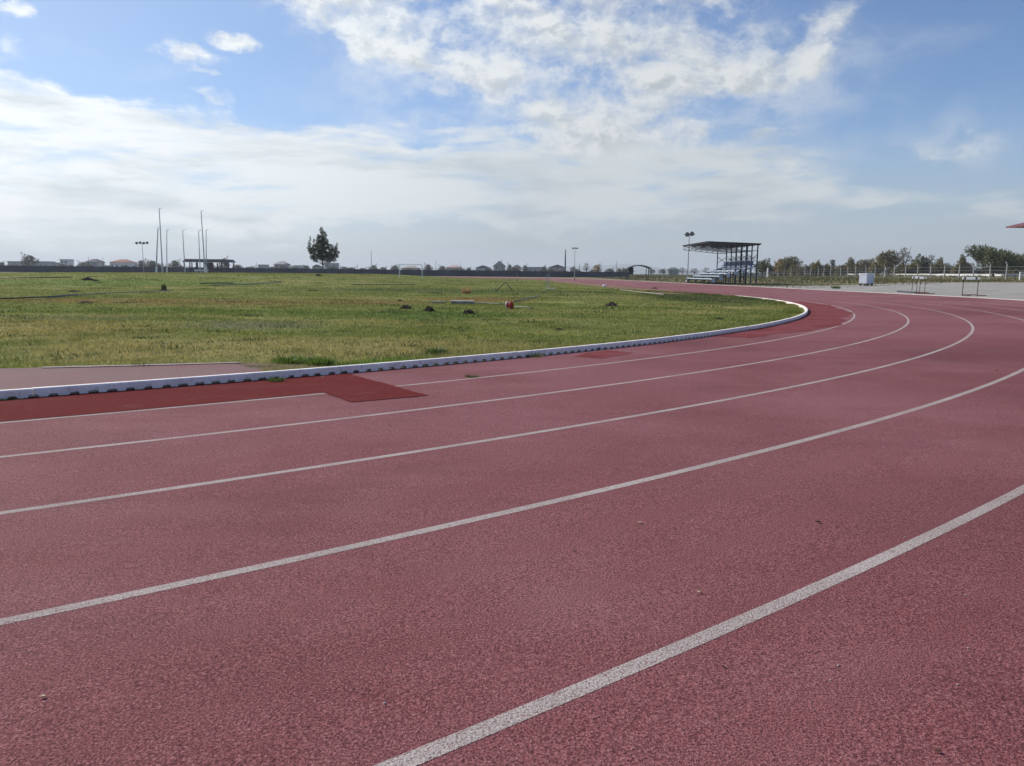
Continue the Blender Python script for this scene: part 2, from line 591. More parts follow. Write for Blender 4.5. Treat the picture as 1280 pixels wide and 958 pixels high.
# red apron inside the rail on the left, its white border line, and bare soil along the rail
aD0, aD1 = aL, phi_of(at(318, 463))
_a0, _a1, _a2 = phi_of(at(0, 462)), phi_of(at(295, 454.5)), phi_of(at(450, 461))
rD = lambda a: 34.25 + (a - _a0) / (_a1 - _a0) * .78
rS = lambda a: (35.03 + (36.3 - 35.03) * (a - _a1) / (_a2 - _a1)) + .07 * math.sin(a * 130) + .05 * math.sin(a * 310)
arc_strip('bare_soil', _a1 - .004, _a2, rS, 36.43, M_BARE, .01, .03)
arc_strip('inner_apron', aD0, aD1, lambda a: rD(a) + .02, 36.42, M_APRON, .012, .02)
arc_strip('apron_border_line', phi_of(at(52, 460.5)), phi_of(at(297, 454.5)), lambda a: rD(a), lambda a: rD(a) + .10, M_LINE, .02, .008)

# gravel yard outside the track on the right
gp = [(-3.0, 0), (0, 0)]
yard = []
inner = [(b[0] + b[2] * 46.75, b[1] + b[3] * 46.75) for b in OV]
inner = [p for p in inner if p[0] > 8 and 14 < p[1] < 66]
inner = sorted(inner, key=lambda p: p[1])
vs, fs = [], []
NC = 16
for i, p in enumerate(inner):
    tq = (p[1] - 14) / 52
    far = Vector((70 - 40 * max(0, tq - .35) - 8 * max(0, tq - .8), 14 + 86 * tq - 36 * max(0, tq - .55)))
    far = Vector((min(far.x, 68), far.y))
    for j in range(NC + 1):
        w = (j / NC)
        x, y = p[0] + (far.x - p[0]) * w, p[1] + (far.y - p[1]) * w
        vs.append((x, y, G(x, y) + .006))
for i in range(len(inner) - 1):
    for j in range(NC):
        q = i * (NC + 1) + j
        fs.append((q, q + 1, q + NC + 2, q + NC + 1))
b = MB(); b.v, b.f = vs, fs
tag(b.build('gravel_yard', M_GRAVEL, smooth_=True), kind='structure')

# distant hills
vs, fs = [], []
for i in range(121):
    a = math.radians(-60 + i)
    px = 640 + 963 * math.tan(a) if abs(a) < 1.2 else 0
    hh = 18 + 16 * math.sin(i * .21 + 1) + 9 * math.sin(i * .57) + 5 * math.sin(i * 1.3)
    hh += 42 * math.exp(-((i - 68) / 6.0) ** 2) + 24 * math.exp(-((i - 83) / 4.0) ** 2) + 22 * math.exp(-((i - 52) / 5.0) ** 2)
    hh = max(hh, 6)
    for (D, k) in ((5000, -.1), (5300, .6), (5600, 1), (6000, .5), (6400, -.1)):
        vs.append((D * math.sin(a), D * math.cos(a), hh * k - 4))
for i in range(120):
    for j in range(4):
        q = i * 5 + j
        fs.append((q, q + 5, q + 6, q + 1))
b = MB(); b.v, b.f = vs, fs
tag(b.build('hills', M_HILL, smooth_=True), kind='structure')


# ------------------------------------------------------------------ grass blades
def blades(name, n, pick, hlo, hhi, wk, label, mat_=M_GRASS, wmin=.004):
    x, y, hs = pick(n)
    z = gz(x, y) - .012
    d = np.hypot(x, y)
    m = len(x)
    a = rng.uniform(0, 2 * PI, m)
    hgt = rng.uniform(hlo, hhi, m) * hs
    w = wmin * np.maximum(1, d / wk) * rng.uniform(.7, 1.3, m)
    lean = rng.uniform(.2, 1.1, m) * hgt
    la = rng.uniform(0, 2 * PI, m)
    v = np.zeros((m, 3, 3))
    v[:, 0] = np.stack([x - np.cos(a) * w, y - np.sin(a) * w, z], 1)
    v[:, 1] = np.stack([x + np.cos(a) * w, y + np.sin(a) * w, z], 1)
    v[:, 2] = np.stack([x + np.cos(la) * lean, y + np.sin(la) * lean, z + hgt], 1)
    tone = np.clip(rng.normal(.5, .22, m), 0, 1)
    o = tri_mesh(name, v, mat_, tone)
    return tag(o, label, 'grass', None, 'stuff')


def blob_noise(x, y, s, seed):
    r = np.random.default_rng(seed)
    o = np.zeros_like(x)
    for _ in range(7):
        k = r.normal(0, 1, 2) / s
        o += np.sin(k[0] * x + k[1] * y + r.uniform(0, 6.28))
    return o / 7 ** .5


def pick_infield(n):
    d = np.exp(rng.uniform(np.log(6.5), np.log(150), n))
    az = rng.uniform(-.72, .42, n)
    x, y = d * np.sin(az), d * np.cos(az)
    r = rr(x, y)
    ph = np.arctan2(UX * (x - CX) + UY * (y - CY), NX * (x - CX) + NY * (y - CY))
    lim = np.where(ph < aD1, 34.2 + (ph - phi_of(at(0, 462))) / (phi_of(at(295, 454.5)) - phi_of(at(0, 462))) * .78, 36.25 + .12 * blob_noise(x, y, .5, 5))
    keep = (r < lim)
    bare = blob_noise(x, y, 1.6, 3) + .6 * blob_noise(x, y, .5, 4)
    keep &= (bare > -1.5 + rng.normal(0, .3, n)) | (rng.uniform(0, 1, n) < .3)
    x, y = x[keep], y[keep]
    hs = .72 + .22 * np.clip(blob_noise(x, y, .7, 8), -1, 1.6) + .16 * np.clip(blob_noise(x, y, .16, 18), -.6, 1.8)
    return x, y, np.clip(hs, .3, 2.2)


blades('infield_grass', 620000, pick_infield, .025, .062, 9.0, 'short patchy green and straw grass covering the infield')


def pick_weeds(n):
    k = 260
    d = np.exp(rng.uniform(np.log(8), np.log(110), k))
    az = rng.uniform(-.70, .40, k)
    cx_, cy_ = d * np.sin(az), d * np.cos(az)
    rad = rng.uniform(.06, .22, k) * (1 + d / 40)
    i = rng.integers(0, k, n)
    x = cx_[i] + rng.normal(0, 1, n) * rad[i] * 1.5
    y = cy_[i] + rng.normal(0, 1, n) * rad[i] * .8
    q = (rr(x, y) < 36.1) & ((np.hypot(x, y) > 9.8) | (x > -2.5))
    return x[q], y[q], (rng.uniform(.5, 1.3, k)[i])[q]


L_TURF = leaf_mat('dark_turf_leaf', (.045, .085, .02), (.10, .14, .035))
blades('infield_weeds', 16000, pick_weeds, .035, .075, 9.0, 'scattered darker clumps of coarse grass in the infield', L_TURF, .005)


def pick_edge(n):
    ph = rng.uniform(aD1 - .0, .4, n)
    r = 36.33 - np.abs(rng.normal(0, .22, n))
    c, s = np.cos(ph), np.sin(ph)
    x, y = CX + r * (c * NX + s * UX), CY + r * (c * NY + s * UY)
    k = blob_noise(x, y, .5, 21) > -.3
    return x[k], y[k], np.ones(k.sum())


blades('edge_grass', 60000, pick_edge, .04, .11, 9.0, 'taller ragged grass growing along the inner side of the white kerb')


def pick_verge(n):
    y = rng.uniform(50, 330, n)
    x = rng.uniform(18, 110, n)
    r = rr(x, y)
    far = y > (57 + (x - 20) * .86)
    k = far & (r > 47.5) & (x / y < .75)
    return x[k], y[k], np.clip(.6 + .5 * blob_noise(x[k], y[k], 6, 9) + .012 * (x[k] - 60), .25, 1.6)


M_DRYGRASS = leaf_mat('dry_verge_grass', (.17, .15, .06), (.12, .125, .05))
blades('verge_grass', 90000, pick_verge, .15, .45, 60, 'dry olive rough grass on the verge around the fence posts', M_DRYGRASS, .04)


# ------------------------------------------------------------------ kerb rail
arc0 = -29.07 / 36.5 - AX * 0
seg_a = 1.75 / R0
# joint measured at world angle; convert to the bend's own angle
j0 = phi_of(at(655, 448))
k_first = math.floor((phi_of(at(0, 497)) - .16 - j0) / seg_a)
near_txt = {}


def kerb_segment(a0, a1, dr):
    b = MB()
    gap = .0025 / R0
    a0, a1 = a0 + gap, a1 - gap
    prof = [(-.075, .0), (-.075, .062), (-.064, .075), (-.010, .075), (0, .064), (0, .024)]
    nst = 20
    def pt(a, r, z):
        c, s = math.cos(a), math.sin(a)
        R = R0 + dr + r
        return (CX + R * (c * NX + s * UX), CY + R * (c * NY + s * UY), z)
    vs, fs = [], []
    np_ = len(prof)
    for i in range(nst + 1):
        a = a0 + (a1 - a0) * i / nst
        for r, z in prof: vs.append(pt(a, r, z))
    for i in range(nst):
        for j in range(np_ - 1):
            q = i * np_ + j
            fs.append((q, q + 1, q + np_ + 1, q + np_))
    for base, flip in ((0, False), (nst * np_, True)):
        f = tuple(base + j for j in range(np_))
        fs.append(f if not flip else f[::-1])
    b.add(vs, fs)
    # underside and the little feet between the drain notches
    nf = 12
    for i in range(nf):
        m = a0 + (a1 - a0) * (i + .5) / nf
        kq = rnd.uniform(.8, 1.25)
        hw0, hw1 = .030 * kq / R0, .042 * kq / R0
        q = [pt(m - hw0, 0, -.004), pt(m + hw0, 0, -.004), pt(m + hw1, 0, .0245), pt(m - hw1, 0, .0245),
             pt(m - hw0, -.05, -.004), pt(m + hw0, -.05, -.004), pt(m + hw1, -.05, .0245), pt(m - hw1, -.05, .0245)]
        b.add(q, [(0, 1, 2, 3), (1, 5, 6, 2), (4, 0, 3, 7)])
    u0 = [pt(a0, 0, .024), pt(a1, 0, .024), pt(a1, -.05, .024), pt(a0, -.05, .024), pt(a0, -.05, 0), pt(a1, -.05, 0)]
    b.add(u0, [(0, 3, 2, 1), (3, 4, 5, 2)])
    return b


ORD = ['leftmost', 'second', 'third', 'fourth', 'fifth', 'sixth', 'seventh', 'eighth', 'ninth', 'tenth', 'eleventh', 'twelfth',
       'thirteenth', 'fourteenth', 'fifteenth', 'sixteenth', 'seventeenth', 'eighteenth', 'nineteenth', 'twentieth', 'twenty-first', 'twenty-second', 'twenty-third', 'twenty-fourth', 'twenty-fifth', 'twenty-sixth']
k = k_first
i = 0
while True:
    a0 = j0 + k * seg_a
    if a0 > -.02: break
    o = kerb_segment(a0, a0 + seg_a, rnd.uniform(-.014, .010)).build('kerb_segment', M_RAIL)
    m = Vector((o.data.vertices[60].co))
    lab = ('leftmost white kerb segment beside the dark red strip, cut by the photo edge' if i == 0 else
           '%s white notched kerb segment counted from the left end of the kerb line' % ORD[i])
    tag(o, lab, 'kerb segment', 'white notched kerb segments along the inner lane')
    k += 1
    i += 1


# ------------------------------------------------------------------ vegetation
def crown_tris(blobs, n, size, squash=.8):
    """leaf faces spread through ellipsoid blobs [(x,y,z,rx,ry,rz)], denser near the surface"""
    wts = np.array([b[3] * b[4] * b[5] for b in blobs]) ** .75
    idx = rng.choice(len(blobs), n, p=wts / wts.sum())
    B = np.array(blobs)[idx]
    d = rng.normal(0, 1, (n, 3))
    d /= np.linalg.norm(d, axis=1)[:, None]
    rad = rng.uniform(.25, 1, n) ** .5
    rad *= 1 + .18 * np.sin(d[:, 0] * 9 + idx) * np.cos(d[:, 1] * 8 + idx * 2)
    c = B[:, :3] + d * rad[:, None] * B[:, 3:]
    e = rng.normal(0, 1, (n, 3, 3))
    e /= np.linalg.norm(e, axis=2)[:, :, None]
    v = c[:, None, :] + e * (size * rng.uniform(.5, 1.2, n))[:, None, None]
    tone = np.clip(.5 + .3 * np.sin(idx * 2.4) + rng.normal(0, .17, n), 0, 1)
    return v, tone


def make_tree(name, h, w, leafm, n, leaf, trunk_h, trunk_r, shape='round', seed=0, bare=0):
    """tree at the origin; trunk with limbs and a crown of leaf faces"""
    r = random.Random(seed)
    root = empty(name, (0, 0, 0))
    t = MB()
    lean = r.uniform(-.03, .03) * h
    t.tube([(0, 0, -.1), (lean * .3, 0, trunk_h * .6), (lean, 0, trunk_h * 1.1), (lean * 1.4, .02, h * .72)], [trunk_r * 1.25, trunk_r, trunk_r * .8, trunk_r * .2], 7)
    blobs = []
    nb = 9 if shape == 'round' else 11
    for i in range(nb):
        a = i * 2.4 + r.uniform(-.4, .4)
        q = (i + .5) / nb
        if shape == 'round':
            zz = trunk_h + (h - trunk_h) * (.18 + .66 * q)
            rad = w / 2 * math.sin(PI * (.22 + .66 * q)) * .62
        elif shape == 'cone':
            zz = trunk_h + (h - trunk_h) * (.12 + .78 * q)
            rad = w / 2 * (1.02 - q * .86) * .62
        elif shape == 'column':
            zz = trunk_h + (h - trunk_h) * (.08 + .84 * q)
            rad = w / 2 * math.sin(PI * (.2 + .72 * q)) * .35
        else:  # spreading
            zz = trunk_h + (h - trunk_h) * (.35 + .45 * r.random())
            rad = w / 2 * (.15 + .6 * q)
        p = (rad * math.cos(a), rad * math.sin(a) * .8, zz)
        s = (w * .24 if shape != 'column' else w * .34) * r.uniform(.75, 1.2)
        if shape == 'cone': s *= 1.15 - .6 * q
        blobs.append((*p, s, s, s * (.85 if shape != 'column' else 1.3)))
        t.tube([(lean * .8, 0, trunk_h * .8 + (zz - trunk_h) * .25), (p[0] * .5, p[1] * .5, (trunk_h + zz) / 2), p], [trunk_r * .45, trunk_r * .28, trunk_r * .08], 5)
        if r.random() < .6:   # a sprig that breaks the outline
            a2 = a + r.uniform(-.5, .5)
            blobs.append((p[0] + math.cos(a2) * s * .95, p[1] + math.sin(a2) * s * .95, zz + s * r.uniform(.2, .8), s * .3, s * .3, s * .45))
    if shape == 'cone':
        blobs.append((0, 0, h * .93, w * .07, w * .07, h * .07))
    for i in range(bare):
        a = i * 2.1
        t.tube([(0, 0, trunk_h), (w * .2 * math.cos(a), w * .2 * math.sin(a), h * .7), (w * .32 * math.cos(a), w * .3 * math.sin(a), h * r.uniform(.92, 1.1))], [trunk_r * .6, trunk_r * .35, trunk_r * .12], 5)
    t.build('trunk', M_BARK, root)
    v, tone = crown_tris(blobs, n, leaf)
    c = tri_mesh('crown', v, leafm, tone)
    c.parent = root
    return root


def place(root, px, D, label, cat, group=None, s=1.0, rz=0.0, sz=None, copy=True):
    o = copy_tree(root) if copy else root
    o.location = P(px, D)
    o.rotation_euler = (0, 0, rz)
    o.scale = (s, s, sz or s)
    tag(o, label, cat, group)
    return o


# lone tree in the infield
D = 128
p = P(404, D)
top = hz(404, 285, D) - p.z
r_ = random.Random(3)
root = empty('broadleaf_tree', p, 0, 'lone dark green broadleaf tree standing by itself in front of the long wall', 'tree')
px2m = D / F
t = MB()
t.tube([(0, 0, -.1), (.02, 0, 1.0), (-.05, 0, 2.2), (0, 0, 4.6), (.1, 0, top * .93)], [.15, .12, .11, .07, .02], 8)
blobs = []
SH = [(0, 52, 2.4, 4), (2, 47, 3.2, 4), (-2, 42, 4.3, 5), (3, 40, 3.6, 4), (-3, 36, 5, 5), (4, 34, 5, 5), (0, 30, 6.5, 5), (-9, 32, 4, 4), (9, 32, 4, 4),
      (-14, 36, 1.6, 4), (-16, 42, 1.0, 3), (-11, 27, 4.6, 4), (11, 26, 5, 4.5), (15, 31, 1.8, 4), (16, 36, 1.0, 2.5), (-14, 30, 2.6, 3), (0, 24, 7, 4.5),
      (-8, 21, 4.6, 3.6), (8, 21, 5, 3.6), (14, 22, 3.2, 3), (-12, 20, 3, 2.6), (-7, 16, 2.8, 2.2), (6, 16, 3.6, 2.6), (12, 17, 3, 2.4), (0, 19, 5, 3), (-9, 40, 1.2, 3), (17, 26, 1.5, 2), (-5, 46, 1.0, 2.4)]
for x, y, rw, rh in SH:
    x, z = x * px2m, y * px2m
    yy = r_.uniform(-.55, .55) * (1.6 - abs(x) * .4)
    x *= 1.12 if y < 40 else 1.0
    blobs.append((x, yy, z, rw * px2m * 1.15, rw * px2m * 1.25, rh * px2m * 1.1))
    t.tube([(0, 0, max(1.4, z * .55)), (x * .55, yy * .5, z * .82), (x, yy, z)], [.05, .035, .012], 5)
t.build('trunk', M_BARK, root)
v, tone = crown_tris(blobs, 15000, .125)
c = tri_mesh('crown', v, L_DARK, tone); c.parent = root

# prototypes (each first use takes the prototype itself)
protos = {}
def proto(key):
    if key not in protos:
        spec = {
            'round_green': ('round_tree', 5.2, 4.6, L_GREEN, 2600, .24, 1.0, .13, 'round', 1),
            'olive': ('olive_tree', 5.0, 6.0, L_OLIVE, 3600, .27, 1.0, .12, 'round', 2),
            'orange': ('autumn_tree', 4.6, 4.2, L_ORANGE, 1800, .26, 1.1, .11, 'round', 3),
            'cypress': ('cypress_tree', 5.5, 1.3, L_DARK, 1500, .16, .5, .08, 'column', 4),
            'tall_olive': ('poplar_tree', 6.4, 3.4, L_OLIVE, 2200, .24, 1.5, .12, 'cone', 5),
            'bare': ('thin_leafed_tree', 7.0, 4.4, L_BROWN, 1100, .2, 1.8, .12, 'round', 6, 7),
            'spread': ('spreading_tree', 7.6, 11.0, L_GREEN, 9000, .32, 1.6, .28, 'spread', 7),
            'shrub': ('shrub', 2.6, 4.6, L_OLIVE, 2200, .26, .25, .07, 'round', 8),
            'shrub_brown': ('shrub', 2.4, 4.4, L_BROWN, 1300, .24, .25, .07, 'round', 9),
            'far_round': ('far_tree', 5.0, 4.6, L_FAR, 900, .34, .9, .13, 'round', 10),
            'far_orange': ('autumn_tree', 5.0, 4.6, L_ORANGE, 900, .34, 1.0, .13, 'round', 11),
            'far_bare': ('thin_leafed_tree', 6.5, 4.0, L_BROWN, 420, .24, 1.8, .12, 'round', 12, 6),
        }[key]
        protos[key] = [make_tree(*spec), False, spec[1], spec[2]]
    return protos[key]


def tree(key, px, D, top_y, w_px, label, cat='tree', group=None, name=None):
    pr = proto(key)
    z0 = P(px, D).z
    hgt = max(.5, hz(px, top_y, D) - z0)
    wid = w_px * D / F
    o = place(pr[0], px, D, label, cat, group, wid / pr[3], rnd.uniform(-.5, .5) + rnd.choice((0, PI)), hgt / pr[2], copy=pr[1])
    pr[1] = True
    if name: o.name = name
    return o


TG = 'trees behind the posts on the right'
tree('round_green', 953, 165, 324, 22, 'round dark green tree just right of the steel grandstand', group=TG)
tree('orange', 974, 215, 324, 16, 'pinkish brown autumn tree right of the round green tree', group=TG)
tree('olive', 986, 205, 323, 30, 'wide olive tree with orange tints, second tree right of grandstand', group=TG)
tree('round_green', 1017, 235, 329, 19, 'small round green tree standing alone left of the dark cypress', group=TG)
tree('cypress', 1040, 240, 324, 8, 'narrow dark cypress standing up from the hedge', group=TG)
tree('tall_olive', 1062, 225, 321, 17, 'pointed rusty olive tree behind the white box trailer, left side', group=TG)
tree('olive', 1080, 230, 326, 26, 'low broad olive tree directly behind the white box trailer', group=TG)
tree('olive', 1107, 205, 316, 34, 'big olive tree right of the white box trailer', group=TG)
tree('bare', 1129, 200, 310, 20, 'nearly bare thin tree with upright twigs beside the big olive', group=TG)
tree('round_green', 1150, 205, 319, 22, 'loose green tree behind the left hurdles', group=TG)
tree('bare', 1160, 215, 319, 18, 'brownish sparse tree between left and right hurdles', group=TG)
tree('tall_olive', 1174, 220, 321, 16, 'small pointed olive tree rising from the hedge between the hurdles', group=TG)
tree('tall_olive', 1201, 200, 317, 16, 'upright bushy tree behind the right hurdle', group=TG)
tree('spread', 1241, 150, 309, 62, 'largest dark spreading tree near the right edge', group=TG)
tree('olive', 1275, 165, 320, 24, 'olive tree cut by the right edge of the photo', group=TG)
SG = 'shrubs of the hedge behind the low white wall'
sx = 968
i = 0
while sx < 1290:
    tree('shrub' if i % 3 else 'shrub_brown', sx, 190 + rnd.uniform(0, 40), rnd.uniform(329, 335) + (1 if sx > 1150 else 0), rnd.uniform(16, 26),
         'dull brown shrub in the hedge behind the low white wall' if i % 3 == 0 else 'olive green shrub in the hedge behind the low white wall', 'shrub', SG)
    sx += rnd.uniform(9, 14)
    i += 1

FG = 'far trees beyond the long dark wall'
for (key, px, ty, w, lab) in [
    ('far_round', 38, 318, 21, 'dark round tree sticking up above the left end of the dark wall'),
    ('far_round', 4, 327, 8, 'small dark tree at the far left edge behind the wall'),
    ('far_round', 104, 327, 14, 'low green tree between the white house and the grey house'),
    ('far_round', 178, 325, 14, 'dark tree right of the red roofed house'),
    ('far_round', 190, 325, 18, 'wide dark tree behind the first cage poles'),
    ('far_round', 220, 325, 16, 'pale olive tree left of the open shelter'),
    ('far_round', 281, 322, 13, 'dark treetop showing above the right end of open shelter'),
    ('far_round', 297, 331, 10, 'small bush right of the open shelter'),
    ('far_round', 315, 333, 12, 'low dark bush by the tiny lamp post left of the hip roofed house'),
    ('far_round', 340, 333, 12, 'low grey green tree left of the grey hip roofed house'),
    ('far_round', 366, 332, 8, 'dark small tree left of the low white house'),
    ('far_round', 430, 333, 14, 'low dark tree right of the lone infield tree'),
    ('far_round', 440, 334, 14, 'flat dark shrub row piece left of the tall thin mast'),
    ('far_round', 467, 331, 11, 'dark round tree at the foot of the tall thin mast'),
    ('far_round', 480, 335, 7, 'tiny tree midway from the mast to the goal'),
    ('far_round', 494, 331, 10, 'dark tree touching the left goal post'),
    ('far_round', 535, 330, 12, 'pale olive tree just right of the goal'),
    ('far_round', 553, 332, 12, 'dark leafy tree left of the pinkish house'),
    ('far_round', 586, 334, 8, 'small dark tree right of the pinkish house'),
    ('far_round', 637, 330, 8, 'dark tree right of the house with the pointed roof'),
    ('far_round', 656, 331, 8, 'dark tree left of the long low building'),
    ('far_round', 680, 332, 7, 'dark tree left of the big gabled house'),
    ('far_round', 716, 333, 8, 'dark tree between the dark mast and the floodlight'),
    ('far_bare', 733, 328, 10, 'bare thin tree left of the orange tree'),
    ('far_orange', 746, 331, 11, 'orange autumn tree above the dark wall'),
    ('far_round', 774, 335, 8, 'dark bush left of the arched shelter'),
    ('far_round', 781, 335, 8, 'dark bush touching the arched shelter'),
    ('far_round', 815, 336, 8, 'small dark tree right of the arched shelter'),
    ('far_round', 828, 336, 9, 'low dark tree left of the flat green hut'),
    ('far_bare', 853, 334, 14, 'reddish brown leafless tree left of grandstand lamp'),
    ('far_bare', 868, 335, 14, 'brown leafless tree seen past the grandstand lamp'),
    ('far_bare', 882, 334, 12, 'brown leafless tree seen above the lowest bleacher rows'),
]:
    tree(key, px, 330 + rnd.uniform(-25, 60), ty, w, lab, 'tree', FG)


fx_ = -6
while fx_ < 786:
    tree('far_round', fx_, 300 + rnd.uniform(-60, 90), rnd.uniform(327.5, 332.0) + .0105 * fx_ * .95, rnd.uniform(9, 20),
         'low grey green shrub in the far line showing over the dark wall', 'shrub', 'low far shrubs beyond the long dark wall', 'far_shrub')
    fx_ += rnd.uniform(9, 24)

# ------------------------------------------------------------------ long wall on the left
def wall_run(name, x0, x1, D, hgt, label):
    root = empty(name, ((x0 + x1) / 2, D, G((x0 + x1) / 2, D)), 0, label, 'wall')
    L = x1 - x0
    MB().box((0, 0, hgt / 2 - .3), (L, .2, hgt + .6)).build('panel', M_WALL, root)
    MB().box((0, 0, hgt + .035), (L, .28, .07)).build('coping', M_WALL, root)
    t = MB()
    for i in range(int(L / 3) + 1):
        t.box((-L / 2 + i * 3, -.13, hgt / 2 - .3), (.18, .12, hgt + .5))
    t.build('pilaster', M_WALL, root)
    return root


wl = P(-40, 185).x, P(786, 185).x
wall_run('boundary_wall', wl[0], wl[1], 185, 1.36, 'long dark grey boundary wall running across behind the infield')

# ------------------------------------------------------------------ houses beyond the wall
def house(px, D, top_y, w_px, kind, wallc, roofc, label, floors=1, depth=7.0):
    p = P(px, D)
    w = w_px * D / F
    h = max(2.2, hz(px, top_y, D) - p.z)
    name = {'hip': 'house', 'gable': 'house', 'flat': 'flat_roofed_house', 'pyramid': 'house'}[kind]
    root = empty(name, p, rnd.uniform(-.12, .12), label, 'house', 'houses beyond the dark wall')
    rh = {'hip': h * .26, 'gable': h * .28, 'flat': .25, 'pyramid': h * .38}[kind]
    wh = h - rh
    M_W = mat('house_wall', wallc, .9, vary=.12, vscale=.5, dirt=(tuple(c * .6 for c in wallc), .4))
    M_R = mat('house_roof', roofc, .85, vary=.2, vscale=.8)
    MB().box((0, 0, wh / 2 - .2), (w, depth, wh + .4)).build('wall', M_W, root)
    if kind == 'flat':
        MB().box((0, 0, wh + .13), (w + .5, depth + .5, .26)).build('roof', M_R, root)
    elif kind == 'gable':
        b = MB().prism([(-w / 2 - .4, wh - .02), (w / 2 + .4, wh - .02), (0, wh + rh)], -depth / 2 - .3, depth / 2 + .3)
        b.build('roof', M_R, root)
    else:
        rf = MB().hip(w, depth, wh + .01, rh, .45, .3 if kind == 'hip' else .05).build('roof', M_R, root)
        MB().box((w * .18, 0, wh + rh * .75), (.5, .5, rh * .7)).build('chimney', M_W, rf)
    nw = max(2, int(w / 2.6))
    for f in range(floors):
        for i in range(nw):
            x = -w / 2 + (i + .5) * w / nw
            zc = wh * (f + .56) / floors
            fr = MB().box((x, -depth / 2 - .02, zc), (1.1, .08, min(1.2, wh / floors * .5))).build('window', M_WHITE, root)
            MB().box((x, -depth / 2 - .05, zc), (.9, .05, min(1.0, wh / floors * .42))).build('pane', M_GLASS, fr)
    return root


cream, grey, white, pink, brown = (.55, .5, .42), (.4, .4, .42), (.8, .79, .78), (.5, .38, .35), (.34, .28, .24)
tile, dk, lt = (.33, .15, .12), (.10, .10, .11), (.35, .33, .33)
for a in [
    (24, 420, 327, 16, 'flat', grey, dk, 'low grey flat building left of the dark round tree'),
    (56, 430, 327, 20, 'flat', grey, lt, 'long low grey building right of the dark round tree'),
    (74, 440, 328.5, 18, 'flat', lt, lt, 'long low pale building left of the white house'),
    (85, 415, 324.5, 9, 'flat', white, dk, 'small white house with a dark flat roof', 2),
    (120, 420, 324, 15, 'hip', grey, dk, 'blocky grey two storey house behind the wall', 2),
    (155, 420, 324.5, 25, 'hip', white, tile, 'white house with a faded red hip roof'),
    (330, 440, 331, 9, 'flat', grey, lt, 'tiny grey house left of the grey hip roofed house'),
    (353, 430, 327, 14, 'hip', grey, lt, 'grey house with a stepped hip roof', 2),
    (377, 440, 332, 14, 'flat', white, lt, 'low bright white house left of the lone tree'),
    (397, 440, 331, 9, 'gable', brown, dk, 'small brown gabled house just left of the lone tree trunk'),
    (415, 410, 329, 15, 'flat', grey, grey, 'square grey block house just right of the lone tree trunk', 2),
    (514, 430, 333, 22, 'hip', brown, brown, 'long brown house seen through the goal'),
    (568, 420, 331.5, 16, 'hip', pink, pink, 'pinkish house right of the dark leafy trees', 2),
    (604, 430, 332, 16, 'gable', grey, dk, 'dark gabled house left of the pointed roof house'),
    (624, 410, 326.5, 14, 'pyramid', grey, dk, 'tall house with a pointed pyramid roof', 2),
    (646, 430, 331.5, 10, 'hip', brown, dk, 'narrow house between two dark trees'),
    (668, 440, 334, 22, 'flat', grey, lt, 'long low grey building left of the big gabled house'),
    (696, 410, 331, 21, 'gable', pink, dk, 'big gabled house beside the dark mast', 2),
    (841, 330, 334.5, 12, 'hip', (.2, .24, .22), (.12, .17, .15), 'squat green roofed hut beyond the wire fence'),
]:
    house(*a[:8], *( [a[8]] if len(a) > 8 else [] ))


# ------------------------------------------------------------------ masts, floodlights, cage poles
def floodlight(px, D, top_y, heads, hs, label, lean=0.0, base=None):
    p = P(px, D) if base is None else base
    h = hz(px, top_y, D) - p.z
    root = empty('floodlight', p, 0, label, 'floodlight', 'floodlights on poles around the ground')
    MB().tube([(0, 0, -.2), (lean * .4, 0, h * .5), (lean, 0, h)], [.07, .06, .045], 8).build('pole', M_STEEL, root)
    MB().box((0, 0, .12), (.3, .3, .3)).build('base', M_CONC, root)
    bar = MB().box((lean, 0, h - .03), (heads * hs * 1.1, .06, .06)).build('crossbar', M_DARKSTEEL, root)
    for i in range(heads):
        x = lean + (i - (heads - 1) / 2) * hs * (1.15 if heads > 2 else .9)
        zz = h + hs * .1 * (1 if i % 2 else -.3)
        l = MB().tube([(x, .22, zz + .1), (x, -.05, zz + .03), (x, -.2, zz - .06)], [hs * .2, hs * .40, hs * .44], 12).build('lamp_head', M_DARKSTEEL, root)
        MB().tube([(x, -.205, zz - .062), (x, -.225, zz - .07)], [hs * .38, hs * .36], 12).build('lens', M_LAMP, l)
    return root


floodlight(180, 170, 304, 4, .66, 'thin floodlight pole with a row of four dark lamps left of cage poles')
floodlight(718, 172, 310.5, 3, .42, 'thin pale floodlight pole with dark lamps right of the dark mast')
floodlight(859.5, 95, 293, 2, .62, 'floodlight pole with two round lamps in front of the grandstand', -.0)

def mast(name, px, D, top_y, r, m, label, cat):
    p = P(px, D)
    h = hz(px, top_y, D) - p.z
    o = MB().tube([(0, 0, -.2), (0, 0, h * .55), (0, 0, h)], [r, r * .85, r * .5], 8).build(name, m)
    o.location = p
    return tag(o, label, cat)


mast('mast', 464.5, 300, 312, .14, M_STEEL, 'tall thin grey mast above the small dark tree, middle of the wall', 'mast')
mast('chimney_mast', 706.3, 330, 312, .34, M_DARKSTEEL, 'thick dark pointed mast beside the big gabled house', 'mast')
for px, ty, lab in [(112, 321, 'short dark mast just left of the grey two storey house'), (130, 322, 'thin pole right of the grey two storey house'),
                    (321, 328, 'tiny street lamp pole right of the open shelter'), (447, 329, 'thin utility pole between the lone tree and tall mast'),
                    (545, 326, 'thin utility pole between the goal and the pinkish house'), (576, 328, 'thin utility pole touching the pinkish house'),
                    (724, 329, 'thin utility pole left of the bare tree'), (751, 328, 'thin dark utility pole touching the orange tree'),
                    (770, 326, 'thin utility pole left of the arched shelter')]:
    mast('utility_pole', px, 320, ty, .1, M_DARKSTEEL, lab, 'pole')

